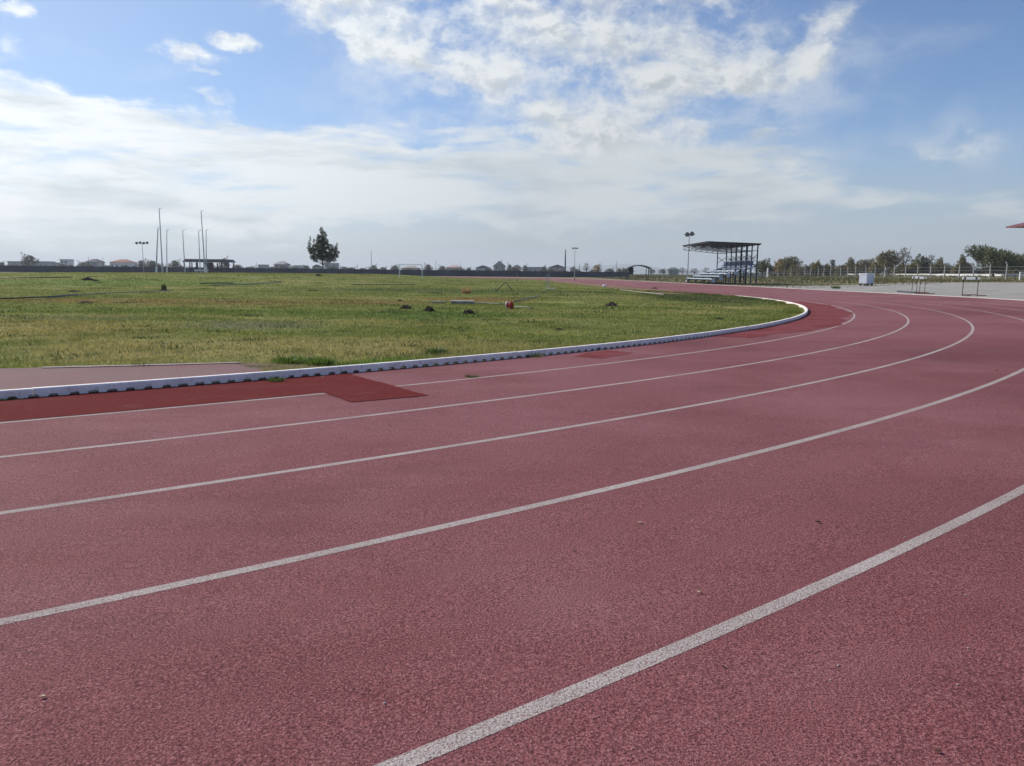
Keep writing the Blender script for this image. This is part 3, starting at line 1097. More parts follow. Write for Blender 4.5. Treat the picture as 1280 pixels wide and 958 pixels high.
CG = 'poles of the throwing cage'
cage = [  # base px, top px, top y, radius, label
    (195.5, 197.5, 285.5, .11, 'short cage pole with thick white foot, leftmost of the cage poles'),
    (203.5, 199.0, 261, .10, 'tallest cage pole of the left trio, leaning left'),
    (208.8, 208.6, 287.5, .08, 'upright short cage pole, right one of the left trio'),
    (231.5, 228.3, 288, .08, 'single cage pole standing between the two trios, leaning left'),
    (250.5, 248.2, 288.5, .08, 'short leaning cage pole, left one of the right trio'),
    (256.5, 251.3, 264, .10, 'tallest cage pole of the right trio, leaning left'),
    (258.2, 257.6, 287.5, .08, 'upright short pale cage pole, rightmost of the cage poles')]
for i, (bx, tx, ty, r, lab) in enumerate(cage):
    Dc = 118 + (i % 3) * 2
    p = P(bx, Dc)
    h = hz(tx, ty, Dc) - p.z
    dx = P(tx, Dc, ty).x - p.x
    root = empty('cage_pole', p, 0, lab, 'pole', CG)
    MB().tube([(0, 0, -.3), (dx * .45, 0, h * .5), (dx, 0, h)], [r, r * .8, r * .55], 8).build('shaft', M_STEEL, root)
    MB().tube([(dx, 0, h - .02), (dx + .45, 0, h + .1)], [.035, .025], 6).build('arm', M_STEEL, root)
    MB().tube([(0, 0, -.3), (dx * .14, 0, h * .14)], [r * 1.6, r * 1.5], 8).build('foot', M_WHITE if i in (0, 2, 5, 6) else M_STEEL, root)

# ------------------------------------------------------------------ open shelter by the wall
D = 150
p = P(262, D)
root = empty('open_shelter', p, 0, 'long open shelter with a flat grey roof on dark posts', 'shelter')
k = D / F
rz_ = hz(262, 324.5, D) - p.z
MB().prism([(-27 * k, rz_ - .55), (28 * k, rz_ - .55), (28 * k, rz_ - .4), (25 * k, rz_ + .02), (-23 * k, rz_ + .02), (-27 * k, rz_ - .4)], -2.2, 2.2).build('roof', M_DARKSTEEL if False else mat('shelter_roof', (.16, .15, .16), .8, vary=.2), root)
for x in (-26, -19, -11, 6, 20, 26):
    for y in (-1.8, 1.8):
        MB().box((x * k, y, (rz_ - .6) / 2 - .1), (.16, .16, rz_ - .4)).build('post', M_DARKSTEEL, root)
MB().box((-.3 * k, 0, (rz_ - .6) / 2), (5.5 * k, 2.4, rz_ - .6)).build('booth', mat('booth_board', (.16, .14, .15), .8, vary=.2), root)
o = empty('bench', P(252, D - 3), 0, 'pale bench in front of the open shelter', 'bench')
MB().box((0, 0, .9), (16 * k, .5, .3)).build('seat', M_WHITE, o)
for x in (-6, 0, 6):
    MB().box((x * k, 0, .37), (.3, .4, .76)).build('leg', M_CONC, o)

# ------------------------------------------------------------------ arched shelter at the end of the wall
D = 128
p = P(797, D)
k = D / F
h = hz(797, 332, D) - p.z
root = empty('arched_shelter', p, 0, 'small shelter with a dark arched roof beside the red straight', 'shelter')
arch_o, arch_i = [], []
for i in range(13):
    x = -15 + 30 * i / 12
    z = h - .5 * ((x - 1) / 14) ** 2
    arch_o.append((x * k, z + .07))
    arch_i.append((x * k, z - .07))
MB().prism(arch_o + arch_i[::-1], -1.3, 1.3).build('roof', M_DARKSTEEL, root)
for x in (-12.5, 11.8):
    for y in (-1.1, 1.1):
        MB().box((x * k, y, (h - .55) / 2), (.11, .11, h - .5)).build('post', M_DARKSTEEL, root)
MB().box((-7 * k, 1.0, h * .62), (5.5 * k, .08, h * .5)).build('panel', M_DARKSTEEL, root)
MB().box((4 * k, 1.0, h * .2), (11 * k, .4, .12)).build('bench_board', M_BROWNSTEEL, root)

# ------------------------------------------------------------------ goal
D = 92
p0, p1 = P(499.2, D), P(527.6, D)
root = empty('goal', (p0 + p1) / 2, 0, 'white goal frame standing in the grass in front of the wall', 'goal')
w2 = (p1 - p0).x / 2
h = hz(514, 330.5, D) - p0.z
for s in (-1, 1):
    MB().box((s * w2, 0, h / 2 - .1), (.085, .085, h + .2)).build('post', M_WHITE, root)
    MB().tube([(s * w2, 0, h - .05), (s * w2, .8, h - .2), (s * w2, 1.2, 0)], .02, 6).build('stay', M_STEEL, root)
MB().box((0, 0, h - .01), (w2 * 2 - .09, .08, .08)).build('crossbar', M_WHITE, root)

# ------------------------------------------------------------------ grandstand
yN, yF = 76.0, 87.0
gx0 = 19.35
zb = G(21.5, 80)
gs = empty('grandstand', (21.5, 81.5, zb), 0, 'steel grandstand with pale bleacher rows and a flat cantilever roof', 'grandstand')
def loc(x, y, z): return (x - 21.5, y - 81.5, z - zb)
nrow = 6
for i in range(nrow):
    x = gx0 + .25 + i * .72
    z = zb + .52 + i * .27
    L = (yF - yN) * (1 if i < 5 else .98)
    last = i == nrow - 1
    seat = MB().box(loc(x, (yN + yF) / 2, z), (.36, L, .07)).build('bleacher_row', M_SEATBLUE if last else M_SEAT, gs)
    MB().box(loc(x + .33, (yN + yF) / 2, z - .12), (.22, L, .04)).build('footboard', M_DARKSTEEL, seat)
    MB().box(loc(x - .17, (yN + yF) / 2, z + .005), (.03, L, .11)).build('front_edge', M_SEAT, seat)
    for ye in (yN, yF):
        MB().box(loc(x, ye + (.02 if ye == yN else -.02), z - .18 - .02 * i), (.30, .05, .30)).build('end_plate', M_SEAT, seat)
    if last:
        t = MB()
        for j in range(20):
            y = yN + .3 + j * (L - .6) / 19
            t.box(loc(x + .2, y, z + .24), (.06, .42, .42), 0, .15)
            t.box(loc(x + .02, y, z + .07), (.36, .42, .06))
        t.build('seat_shells', M_SEATBLUE, seat)
for j, y in enumerate((yN + .1, yN + 3.7, yN + 7.3, yF - .1)):
    t = MB()
    t.tube([loc(gx0 + .1, y, zb + .3), loc(gx0 + 4.3, y, zb + 1.8)], .05, 6)
    for i in range(nrow):
        x = gx0 + .3 + i * .72
        t.box(loc(x, y, zb + (.45 + i * .27) / 2 - .05), (.07, .07, .5 + i * .27))
    t.box(loc(gx0 + 2.2, y, zb + .04), (4.3, .09, .08))
    t.tube([loc(gx0 + .6, y, zb + .1), loc(gx0 + 2.4, y, zb + .95)], .03, 5)
    t.tube([loc(gx0 + 2.3, y, zb + .1), loc(gx0 + 4.0, y, zb + 1.55)], .03, 5)
    t.build('support_frame', M_DARKSTEEL, gs)
zf, zr = EYE + 3.16, EYE + 3.0      # roof height at the front and at the back
xf, xr = 18.95, 23.95
for j, y in enumerate((yN, yN + 1.8, yN + 3.65, yN + 5.5, yN + 7.3, yF)):
    for x, r in ((23.75, .05), (22.75, .045)):
        c = MB().box(loc(x, y, (zb + (zr if x > 23 else zr + .06)) / 2), (r * 2, r * 2, (zr if x > 23 else zr + .06) - zb)).build('column', M_DARKSTEEL, gs)
    t = MB()
    tp = lambda x: zf + (zr - zf) * (x - xf) / (xr - xf) - .06
    bt = lambda x: zf - .42 + (zr - .62 - zf + .42) * (x - xf) / (22.75 - xf)
    t.tube([loc(xf, y, tp(xf)), loc(xr, y, tp(xr))], .045, 6)
    t.tube([loc(xf, y, bt(xf)), loc(22.75, y, bt(22.75)), loc(23.75, y, bt(22.75))], .035, 6)
    n = 6
    for q in range(n + 1):
        x = xf + (22.75 - xf) * q / n
        t.tube([loc(x, y, tp(x)), loc(x, y, bt(x))], .025, 5)
        if q < n:
            x2 = xf + (22.75 - xf) * (q + 1) / n
            t.tube([loc(x, y, bt(x)), loc(x2, y, tp(x2))], .02, 5)
    t.tube([loc(22.75, y, zb + 2.9), loc(23.75, y, zb + 2.2)], .03, 5)
    t.tube([loc(22.75, y, zb + 2.2), loc(23.75, y, zb + 2.9)], .03, 5)
    t.build('roof_truss', M_MIDSTEEL, gs)
t = MB()
n = 5
for q in range(n + 1):
    x = xf + (xr - xf) * q / n
    t.box(loc(x, (yN + yF) / 2, zf + (zr - zf) * q / n - .01), (.07, yF - yN + .3, .09))
t.build('purlins', M_MIDSTEEL, gs)
MB().add([loc(xf - .15, yN - .2, zf + .045), loc(xr + .1, yN - .2, zr + .045), loc(xr + .1, yF + .2, zr + .045), loc(xf - .15, yF + .2, zf + .045),
          loc(xf - .15, yN - .2, zf + .085), loc(xr + .1, yN - .2, zr + .085), loc(xr + .1, yF + .2, zr + .085), loc(xf - .15, yF + .2, zf + .085)],
         [(3, 2, 1, 0), (4, 5, 6, 7), (0, 1, 5, 4), (1, 2, 6, 5), (2, 3, 7, 6), (3, 0, 4, 7)]).build('roof', M_STANDROOF, gs)
t = MB()
for y in (yN + 1.8, yN + 5.5, yN + 9):
    t.tube([loc(23.75, y - 1.7, zb + .4), loc(23.75, y + 1.7, zb + 2.0)], .025, 5)
t.tube([loc(23.75, yN, zb + 2.6), loc(23.75, yF, zb + 2.6)], .03, 5)
t.tube([loc(23.75, yN, zb + 2.0), loc(23.75, yF, zb + 2.0)], .03, 5)
t.build('back_bracing', M_MIDSTEEL, gs)

# ------------------------------------------------------------------ fence posts on the right
FPG = 'pale concrete fence posts with wire on the right'
fx = 71.0
ys = [107.8 + 4.1 * i for i in range(21)] + [194.5, 199, 204, 209]
post0 = None
names = {0: 'nearest, first from the right edge'}
for i, y in enumerate(ys):
    x = fx + rnd.uniform(-.15, .15)
    y += rnd.uniform(-.35, .35)
    if post0 is None:
        post0 = empty('fence_post', (0, 0, 0))
        MB().box((0, 0, 1.1), (.15, .15, 2.6), taper=.8).build('shaft', M_WHITEPOST, post0)
        MB().box((-.12, 0, 2.52), (.14, .15, .36), 0, -.7).build('bent_tip', M_WHITEPOST, post0)
        o = post0
    else:
        o = copy_tree(post0)
    o.location = (x, y, G(x, y))
    o.rotation_euler = (rnd.uniform(-.02, .02), rnd.uniform(-.02, .02), 0)
    nm = 'pale concrete fence post nearest the right edge of the photo' if i == 0 else '%s pale concrete fence post counted from the right edge of the photo' % ORD[i]
    if i == 6: nm = 'seventh pale fence post from the right edge, with diagonal struts'
    if i == 0: nm = 'pale concrete fence post nearest the right photo edge'
    tag(o, nm, 'fence post', FPG)
# strutted post
bx = P(1102.5, 148)
o = empty('braced_fence_post', (fx - .3, fx * F / (1102.5 - 640) / 1.0, 0), 0, 'braced pale fence post like a letter A right of the white trailer', 'fence post', FPG)
o.location.z = G(o.location.x, o.location.y)
MB().box((0, 0, 1.0), (.2, .2, 2.4), taper=.8).build('shaft', M_WHITEPOST, o)
for s in (-1, 1):
    MB().tube([(s * .75, 0, 0), (s * .08, 0, 1.7)], .07, 6).build('strut', M_WHITEPOST, o)
t = MB()
for z in (.5, 1.0, 1.5, 2.0):
    t.tube([(0, y, z + .03 * math.sin(y)) for y in np.linspace(0, ys[-1] - ys[0], 40)], .012, 4)
o = t.build('fence_wire', M_STEEL)
o.location = (fx - .12, ys[0], G(fx, 130))
tag(o, 'thin wire strands strung along the row of pale fence posts', 'fence wire')

# wire fence behind the red straight, left of the grandstand
o = empty('wire_fence', (P(842, 190).x, 190, G(P(842, 190).x, 190)), 0, 'grey wire mesh fence between arched shelter and grandstand', 'fence')
xs = np.linspace(P(812, 190).x, P(905, 190).x, 9) - o.location.x
for x in xs:
    MB().box((x, 0, .85), (.1, .1, 1.8)).build('post', M_STEEL, o)
t = MB()
for z in np.linspace(.1, 1.65, 9):
    t.tube([(xs[0], 0, z), (xs[-1], 0, z)], .012, 4)
for x in np.arange(xs[0], xs[-1], .3):
    t.tube([(x, 0, .1), (x, 0, 1.65)], .01, 4)
t.build('mesh_panel', M_STEEL, o)

# low white wall beyond the fence, with a taller cream piece behind the grandstand
t = MB()
o = empty('low_white_wall', (95, 200, G(95, 200)), 0, 'long low white wall behind the pale fence posts', 'wall')
MB().box((0, 15, .2), (.25, 210, .7)).build('panel', M_WHITE, o)
MB().box((0, 15, .575), (.4, 210.4, .05)).build('coping', M_WHITE, o)
D = 170
pa, pb = P(915, D), P(958, D)
o = empty('cream_wall', (pa + pb) / 2, 0, 'cream boundary wall seen behind the grandstand legs', 'wall')
L = (pb - pa).x
hh = hz(940, 341.3, D) - pa.z
MB().box((0, 0, hh / 2), (L, .2, hh)).build('panel', mat('cream_render', (.6, .55, .44), .9, vary=.08), o)
MB().box((0, 0, hh + .03), (L + .1, .3, .06)).build('coping', M_WHITE, o)
o = MB().box((0, 0, .8), (.28, .28, 2.2), taper=.9).build('gate_post', M_WHITE)
o.location = P(959.5, 155)
tag(o, 'thick white gate post at the right end of the cream wall', 'post')
# white frame at the right edge
D = 104
p = P(1277.5, D)
o = empty('white_post_structure', p, 0, 'white post frame cut by the right photo edge', 'frame')
for x in (-.25, .55):
    MB().box((x, 0, .55), (.14, .14, 1.2)).build('post', M_WHITE, o)
MB().box((.15, 0, 1.2), (.95, .14, .12)).build('rail', M_WHITE, o)

# ------------------------------------------------------------------ box trailer
D = 70
p = P(1083.5, D)
k = D / F
zt = hz(1083, 342, D) - p.z
o = empty('box_trailer', p, .62, 'small white box trailer on the gravel edge', 'trailer')
MB().box((0, 0, .17 + (zt - .17) / 2), (1.15, .75, zt - .2)).build('body', M_TRAILER, o, bevel=.03)
MB().box((0, 0, zt - .02), (1.2, .8, .06)).build('lid', M_WHITE, o, bevel=.02)
for x in (-.35, .35):
    for y in (-.33, .33):
        MB().tube([(x, y - .05, .11), (x, y + .05, .11)], .11, 12).build('wheel', M_TYRE, o)
MB().tube([(-.57, 0, .2), (-1.0, 0, .18), (-1.1, 0, .3)], .025, 6).build('drawbar', M_STEEL, o)

# ------------------------------------------------------------------ hurdles
def hurdle(h, w):
    r = empty('hurdle', (0, 0, 0))
    MB().box((0, 0, h - .06), (w, .03, .13)).build('top_bar', M_BRIGHT, r, bevel=.006)
    for xs_ in (-w * .36, w * .28):
        MB().box((xs_, -.03, h - .06), (w * .1, .012, .11)).build('bar_stripe', M_DARKSTEEL, r)
    for s in (-1, 1):
        x = s * (w / 2 - .07)
        MB().tube([(x, 0, .03), (x, 0, h - .08)], .018, 8).build('upright', M_BROWNSTEEL, r)
        MB().tube([(x, .03, .03), (x, -.66, .03)], .024, 8).build('foot', M_BROWNSTEEL, r)
    MB().tube([(-w / 2 + .07, 0, .05), (w / 2 - .07, 0, .05)], .018, 8).build('cross_tube', M_BROWNSTEEL, r)
    return r


HG = 'hurdles left at the outer edge of the track'
def put_hurdle(o, px, py, rz, lab):
    q = at(px, py)
    o.location = q
    o.rotation_euler = (0, 0, rz)
    tag(o, lab, 'hurdle', HG)
    return o
_t = NT(M_BRIGHT.node_tree)
_tr = _t.n('ShaderNodeBsdfTranslucent', inp={'Color': (.9, .9, .88, 1)})
_mx = _t.n('ShaderNodeMixShader', inp={0: .5})
_t.link(M_BRIGHT.node_tree.nodes['Principled BSDF'].outputs[0], _mx.inputs[1])
_t.link(_tr.outputs[0], _mx.inputs[2])
_t.link(_mx.outputs[0], M_BRIGHT.node_tree.nodes['Material Output'].inputs['Surface'])
h0 = hurdle(.93, .92)
put_hurdle(h0, 1212, 370.0, .06, 'hurdle with white bar standing alone, the right one')
h1 = put_hurdle(copy_tree(h0), 1150.5, 367.6, .32, 'front hurdle of the nested pair left of the lone hurdle')
h1.scale = (.72, 1, 1.0)
h2 = put_hurdle(copy_tree(h0), 1144.5, 366.4, .32, 'rear hurdle of the nested pair left of the lone hurdle')
h2.scale = (.72, 1, 1.02)
pa, pb = at(1122, 365.3), at(1143.5, 367.2)
o = MB().tube([(pa.x, pa.y, pa.z + .05), (pb.x, pb.y, pb.z + .05)], .05, 8).build('dark_bar', M_DARKSTEEL)  # plain dark tube along the track edge, left of the nested pair
tag(o, 'dark bar lying on the track edge left of the nested hurdles', 'bar')

# ------------------------------------------------------------------ red roof at the right edge
D = 45.0
tip = P(1251, D)
zt = hz(1257, 283.5, D)
o = empty('roofed_pavilion', (tip.x + 3.2, D - 3.2, G(tip.x + 3.2, D - 3.2)), 0, 'red sheet roof corner reaching in at the right photo edge', 'pavilion')
zz = zt - o.location.z
b = MB()
w = 3.2
b.add([(-w, -w, zz), (w, -w, zz), (w, w, zz), (-w, w, zz), (0, 0, zz + 1.0), (-w, -w, zz - .07), (w, -w, zz - .07), (w, w, zz - .07), (-w, w, zz - .07)],
      [(0, 1, 4), (1, 2, 4), (2, 3, 4), (3, 0, 4), (5, 6, 1, 0), (6, 7, 2, 1), (7, 8, 3, 2), (8, 5, 0, 3), (8, 7, 6, 5)])
b.build('roof', M_REDROOF, o)
for y in (-w + 1.0, w - 1.0):
    MB().box((0, y, zz - .16), (2 * w - 2.0, .12, .16)).build('beam', M_DARKSTEEL, o)
for x in (-w + 1.3, w - 1.3):
    for y in (-w + 1.0, w - 1.0):
        MB().box((x, y, (zz - .25) / 2), (.14, .14, zz - .2)).build('post', M_DARKSTEEL, o)

# ------------------------------------------------------------------ things lying in the infield
# red and white reel with its grey pipes
q = at(637, 386.5)
o = empty('hose_reel', q, -.55, 'small red and white hose reel lying in the grass', 'hose reel')
o.scale = (.85, .85, .85)
MB().tube([(-.11, 0, .135), (-.08, 0, .135)], [.125, .125], 20).build('flange', M_WHITE, o)
MB().tube([(-.08, 0, .135), (.05, 0, .135)], [.075, .075], 16).build('drum', M_RED, o)
MB().tube([(.05, 0, .135), (.08, 0, .135)], [.13, .13], 20).build('flange', M_RED, o)
for s in (-1, 1):
    MB().tube([(.1, s * .1, 0), (.1, 0, .15)], .018, 6).build('leg', M_RED, o)
MB().tube([(-.12, 0, .135), (.14, 0, .135), (.14, 0, .2)], .012, 6).build('crank', M_BLACKPIPE, o)


def pipe(name, pix, r, m, label, cat='pipe', dz=0.0):
    pts = []
    for px, py in pix:
        w = at(px, py)
        pts.append((w.x, w.y, G(w.x, w.y) + r * .8 + dz))
    o = MB().tube(pts, r, 8).build(name, m, smooth_=True)
    return tag(o, label, cat)


pipe('grey_pipe', [(642, 379), (655, 375.5), (667, 373), (674, 370.5)], .022, M_GREYPIPE, 'grey pipe lying from the hose reel up to the right', dz=.025)
pipe('grey_pipe', [(644, 384.5), (656, 385.5), (666, 386.5)], .016, M_GREYPIPE, 'short grey pipe lying right below the hose reel', dz=.02)
pipe('grey_pipe', [(572, 380), (600, 380.5), (618, 381.5), (632, 382.5)], .02, M_PALEPIPE, 'thin pale pipe running from the slab to the hose reel', dz=.03)
pipe('black_hose', [(-20, 376.5), (20, 375.5), (60, 373.5), (97, 370)], .022, M_BLACKPIPE, 'black hose lying in the grass at the left edge', 'hose', .05)
pipe('grey_pipe', [(60, 374.5), (100, 370.5), (140, 367.8), (190, 366), (216, 364.5)], .018, M_GREYPIPE, 'pale pipe continuing the black hose across the left infield', dz=.04)
pipe('black_hose', [(0, 349.6), (45, 349), (88, 348.6)], .03, M_BLACKPIPE, 'dark hose on the far left grass near the wall', 'hose', .08)
pipe('grey_pipe', [(264, 359), (285, 358.3), (318, 357), (352, 355)], .03, M_GREYPIPE, 'pale grey pipe lying in the grass below the lone tree', dz=.08)
pipe('black_hose', [(250, 356.5), (270, 356), (292, 356.2)], .03, M_BLACKPIPE, 'short dark hose in grass below the open shelter', 'hose', .08)
pipe('black_hose', [(440, 357.2), (480, 357.3), (520, 357.0)], .022, M_BLACKPIPE, 'dark hose in the grass in front of the goal', 'hose', .06)
q = at(578, 380)
o = MB().box((0, 0, .05), (.78, .5, .11)).build('concrete_slab', M_PALEPIPE, bevel=.015)
o.location = q
o.rotation_euler = (.03, 0, .05)
tag(o, 'pale concrete slab in the grass left of the hose reel', 'slab')
q = at(548, 378.5)
o = MB().box((0, 0, .02), (.5, .3, .06)).build('concrete_slab', M_PALEPIPE, bevel=.01)
o.location = q
tag(o, 'thin broken slab piece behind the two dark molehills', 'slab')

# bent black pipe like an upside-down V
D = 46
q = P(632, D)
k = D / F
o = empty('bent_pipe', q, 0, 'dark bent pipe standing like an upside-down V in the grass', 'pipe')
MB().tube([(-11.5 * k, .1, .0), (0, 0, .50), (9.5 * k, -.1, -.02)], .028, 8).build('pipe', M_BLACKPIPE, o)
MB().tube([(-12.5 * k, .1, -.25), (-12.5 * k, .1, .1)], .03, 8).build('stub', M_GREYPIPE, o)

# pale post pair with a board at the foot
D = 52
q = P(685, D)
o = empty('post_pair', q, 0, 'two thin pale posts with a white board at their foot', 'posts')
for x, h in ((-.1, .95), (.06, 1.05)):
    MB().box((x, 0, h / 2), (.04, .04, h)).build('post', M_STEEL, o)
MB().box((.18, -.25, .06), (.62, .16, .05), -.3).build('board', M_WHITE, o)
for px, py, hh, lab in [(628.5, 350, .7, 'left one of three tiny pale stakes in the far grass'), (637, 352, .8, 'middle one of three tiny pale stakes in the far grass'), (646.5, 353, 1.0, 'right one of three tiny pale stakes in the far grass')]:
    q = at(px, py + 1)
    o = MB().box((0, 0, hh / 2), (.05, .05, hh)).build('stake', M_WHITEPOST)
    o.location = q
    tag(o, lab, 'stake', 'small pale stakes in the far grass')

# small marker posts at the straight
q = at(755.5, 358.5)
o = MB().tube([(0, 0, 0), (0, 0, .12), (0, 0, .17)], [.16, .17, .08], 10).build('white_bucket', M_WHITE)
o.location = q
tag(o, 'white rounded lump lying at the end of the red straight border', 'bucket')
q = at(717.5, 351)
o = MB().tube([(0, 0, 0), (0, 0, .5)], [.2, .05], 10).build('marker_cone', mat('faded_orange', (.5, .3, .25), .6))
o.location = q
tag(o, 'faded orange cone at the foot of floodlight on the far straight', 'cone')

# pale border along the grass and the red straight
t = MB()
pts = [at(768, 362.2), at(785, 364), at(803, 366.3), at(830, 369)]
o = MB().tube([(p.x, p.y, G(p.x, p.y) + .03) for p in pts], .03, 6).build('border_strip', M_PALEPIPE)
tag(o, 'pale border strip between the infield grass and the red straight', 'border')
# bare red-brown margin of the straight (run-off worn through the grass)
fr = [b for b in OV if False]
fr = []
for i in range(42):
    q_ = STRAIGHT * (.05 + .95 * i / 41)
    fr.append((CX + UX * q_, CY + UY * q_, NX, NY))
ring_sheet('straight_margin', [34.2, 36.5], mat('worn_red_margin', (.22, .13, .085), .95, vary=.3, vscale=1.5, bump=.5), .01, fr, False)


# molehills
def molehill(px, py, w_px, h_px, label):
    q = at(px, py)
    d = q.y
    rx, hh = w_px * d / F / 2, h_px * d / F * .78
    b = MB()
    n, m = 22, 8
    r = random.Random(int(px))
    vs = []
    for j in range(m + 1):
        u = j / m
        for i in range(n):
            a = 2 * PI * i / n
            k = 1 + .22 * math.sin(3 * a + px) + .12 * math.sin(7 * a) + r.uniform(-.1, .1)
            vs.append((rx * (1 - u) * k * math.cos(a), rx * .8 * (1 - u) * k * math.sin(a), hh * (math.sin(u * PI / 2) ** 1.2) * (1 + r.uniform(-.14, .14)) - .01))
    fs = []
    for j in range(m):
        for i in range(n):
            k = (i + 1) % n
            fs.append((j * n + i, j * n + k, (j + 1) * n + k, (j + 1) * n + i))
    b.add(vs, fs)
    for i in range(16):    # loose clods
        a = r.uniform(0, 6.28)
        s = r.uniform(.1, .2) * hh + .005
        rad = rx * r.uniform(.3, 1.1)
        b.box((rad * math.cos(a), rad * .8 * math.sin(a), hh * max(0, 1 - rad / rx) + s * .3), (s * 2, s * 1.6, s * 1.4), a, .3, .4)
    o = b.build('molehill', M_EARTH)
    o.location = q
    return tag(o, label, 'molehill', 'dark molehills in the grass')


for a in [(508, 386, 15, 5.5, 'flat dark molehill, left one of the three near the slab'),
          (536, 389, 15, 8, 'tallest dark molehill, middle one of the three near the slab'),
          (586, 392.5, 16, 7, 'dark brown molehill below the concrete slab'),
          (765, 382.5, 16, 6.5, 'lone faded molehill right of the hose reel'),
          (110, 350.5, 14, 5, 'dark earth heap on the far left grass'),
          (120, 351.5, 8, 2.5, 'small dark heap right beside the far left earth heap'),
          (900, 399, 13, 2.5, 'low dark earth lump near the bend of the kerb'),
          (700, 412, 12, 2.2, 'low earth lump in the grass above the small red patch'),
          (398, 345, 9, 3, 'dark clump of earth at the foot of the lone tree'),
          (500, 376, 8, 2, 'tiny molehill behind the flat dark one'),
          (93, 365, 18, 2.5, 'low dark earth ridge by the pale pipe on the left'),
          (108, 379, 22, 3, 'flat brown earth patch in the left grass'),
          (818, 361, 10, 2, 'dark lump on the red straight left of the grandstand'),
          (205, 364, 9, 5, 'dark weed heap by the end of the pale pipe')]:
    molehill(*a)


# dry bush and weed tufts
def tuft(name, px, py, w_px, h_px, n, m, label, cat, blade=.012, spread=.9):
    q = at(px, py)
    d = q.y
    w, h = w_px * d / F / 2, h_px * d / F
    a = rng.uniform(0, 2 * PI, n)
    r = np.sqrt(rng.uniform(0, 1, n)) * w
    bx, by = r * np.cos(a) * .6, r * np.sin(a) * .6
    hh = h * rng.uniform(.35, 1.05, n) * (1 - .4 * (r / w) ** 2)
    tx, ty = bx + np.cos(a) * w * spread * rng.uniform(0, .6, n), by + np.sin(a) * w * spread * rng.uniform(0, .6, n)
    v = np.zeros((n, 3, 3))
    b2 = rng.uniform(0, 2 * PI, n)
    v[:, 0] = np.stack([bx - np.cos(b2) * blade, by - np.sin(b2) * blade, np.full(n, -.01)], 1)
    v[:, 1] = np.stack([bx + np.cos(b2) * blade, by + np.sin(b2) * blade, np.full(n, -.01)], 1)
    v[:, 2] = np.stack([tx, ty, hh], 1)
    o = tri_mesh(name, v, m, rng.uniform(0, 1, n))
    o.location = q
    return tag(o, label, cat)


L_WEED = leaf_mat('weed_green', (.08, .13, .03), (.14, .17, .05))
L_WEEDB = leaf_mat('weed_bright_green', (.12, .2, .03), (.16, .22, .05))
L_DRY = leaf_mat('dry_orange_stems', (.52, .34, .17), (.42, .28, .14))
tuft('dry_bush', 583, 367, 17, 12, 420, L_DRY, 'round dry orange bush in the grass right of the goal', 'bush', .008, 1.0)
tuft('weed_tuft', 590, 471.5, 24, 5, 160, L_WEED, 'green weed tuft growing on the inner white lane line', 'weed', .004)
tuft('weed_tuft', 345, 477, 30, 9, 180, L_WEED, 'green weed growing through the kerb beside dark red strip', 'weed', .005)
tuft('weed_tuft', 400, 456, 46, 14, 500, L_WEEDB, 'bright green weed clump inside the kerb above the dark red patch', 'weed', .008)
tuft('weed_tuft', 365, 453, 60, 12, 500, L_WEEDB, 'bright green weed clump left of the other one inside the kerb', 'weed', .008)
for (px_, py_, ww, hh_, lb) in [(520, 457, 30, 9, 'ragged grass tuft leaning over the kerb above the spur of the dark red patch'), (668, 446, 30, 9, 'ragged grass tuft leaning over the kerb left of the small red patch'), (742, 437, 24, 8, 'ragged grass tuft leaning over the kerb above the small red patch'), (235, 480, 34, 8, 'ragged grass tuft leaning over the kerb right of the apron line'), (862, 421, 22, 7, 'ragged grass tuft leaning over the kerb before the far bend patch')]:
    tuft('weed_tuft', px_, py_, ww, hh_, 160, L_WEED, lb, 'weed', .004)
tuft('weed_tuft', 10, 500, 30, 5, 120, L_WEED, 'weeds at the foot of the kerb at the left photo edge', 'weed', .005)
tuft('weed_tuft', 545, 441, 40, 9, 260, L_WEED, 'dark green weed strip behind the kerb in the middle', 'weed', .007)
tuft('weed_tuft', 1045, 361, 14, 5, 160, L_WEED, 'green weed tuft on the gravel edge left of the trailer', 'weed', .03)
tuft('weed_tuft', 205, 362, 8, 9, 200, L_WEED, 'dark weed standing at the end of the pale pipe', 'weed', .02)
tuft('weed_tuft', 180, 458, 40, 6, 220, L_WEED, 'weeds growing over the white apron line on the left', 'weed', .005)


# leaves and grit on the rubber
def leaf_thing(px, py, s, m, label, name='dry_leaf'):
    q = at(px, py)
    r = random.Random(int(px * 7))
    vs, fs = [], []
    n = 7
    for i in range(n):
        u = i / (n - 1)
        wv = math.sin(PI * (.06 + .9 * u)) * s * .32
        zc = s * (.12 + .3 * (u - .5) ** 2) + .002
        vs += [(s * (u - .5), -wv, zc + wv * .7), (s * (u - .5), 0, zc - .001), (s * (u - .5), wv, zc + wv * .6)]
    for i in range(n - 1):
        for j in range(2):
            k = i * 3 + j
            fs.append((k, k + 1, k + 4, k + 3))
    o = MB().add(vs, fs).build(name, m, smooth_=True)
    sd = o.modifiers.new('thickness', 'SOLIDIFY')
    sd.thickness = .0012
    o.location = q
    o.rotation_euler = (0, 0, r.uniform(0, 6.28))
    return tag(o, label, 'leaf', 'dead leaves on the track')


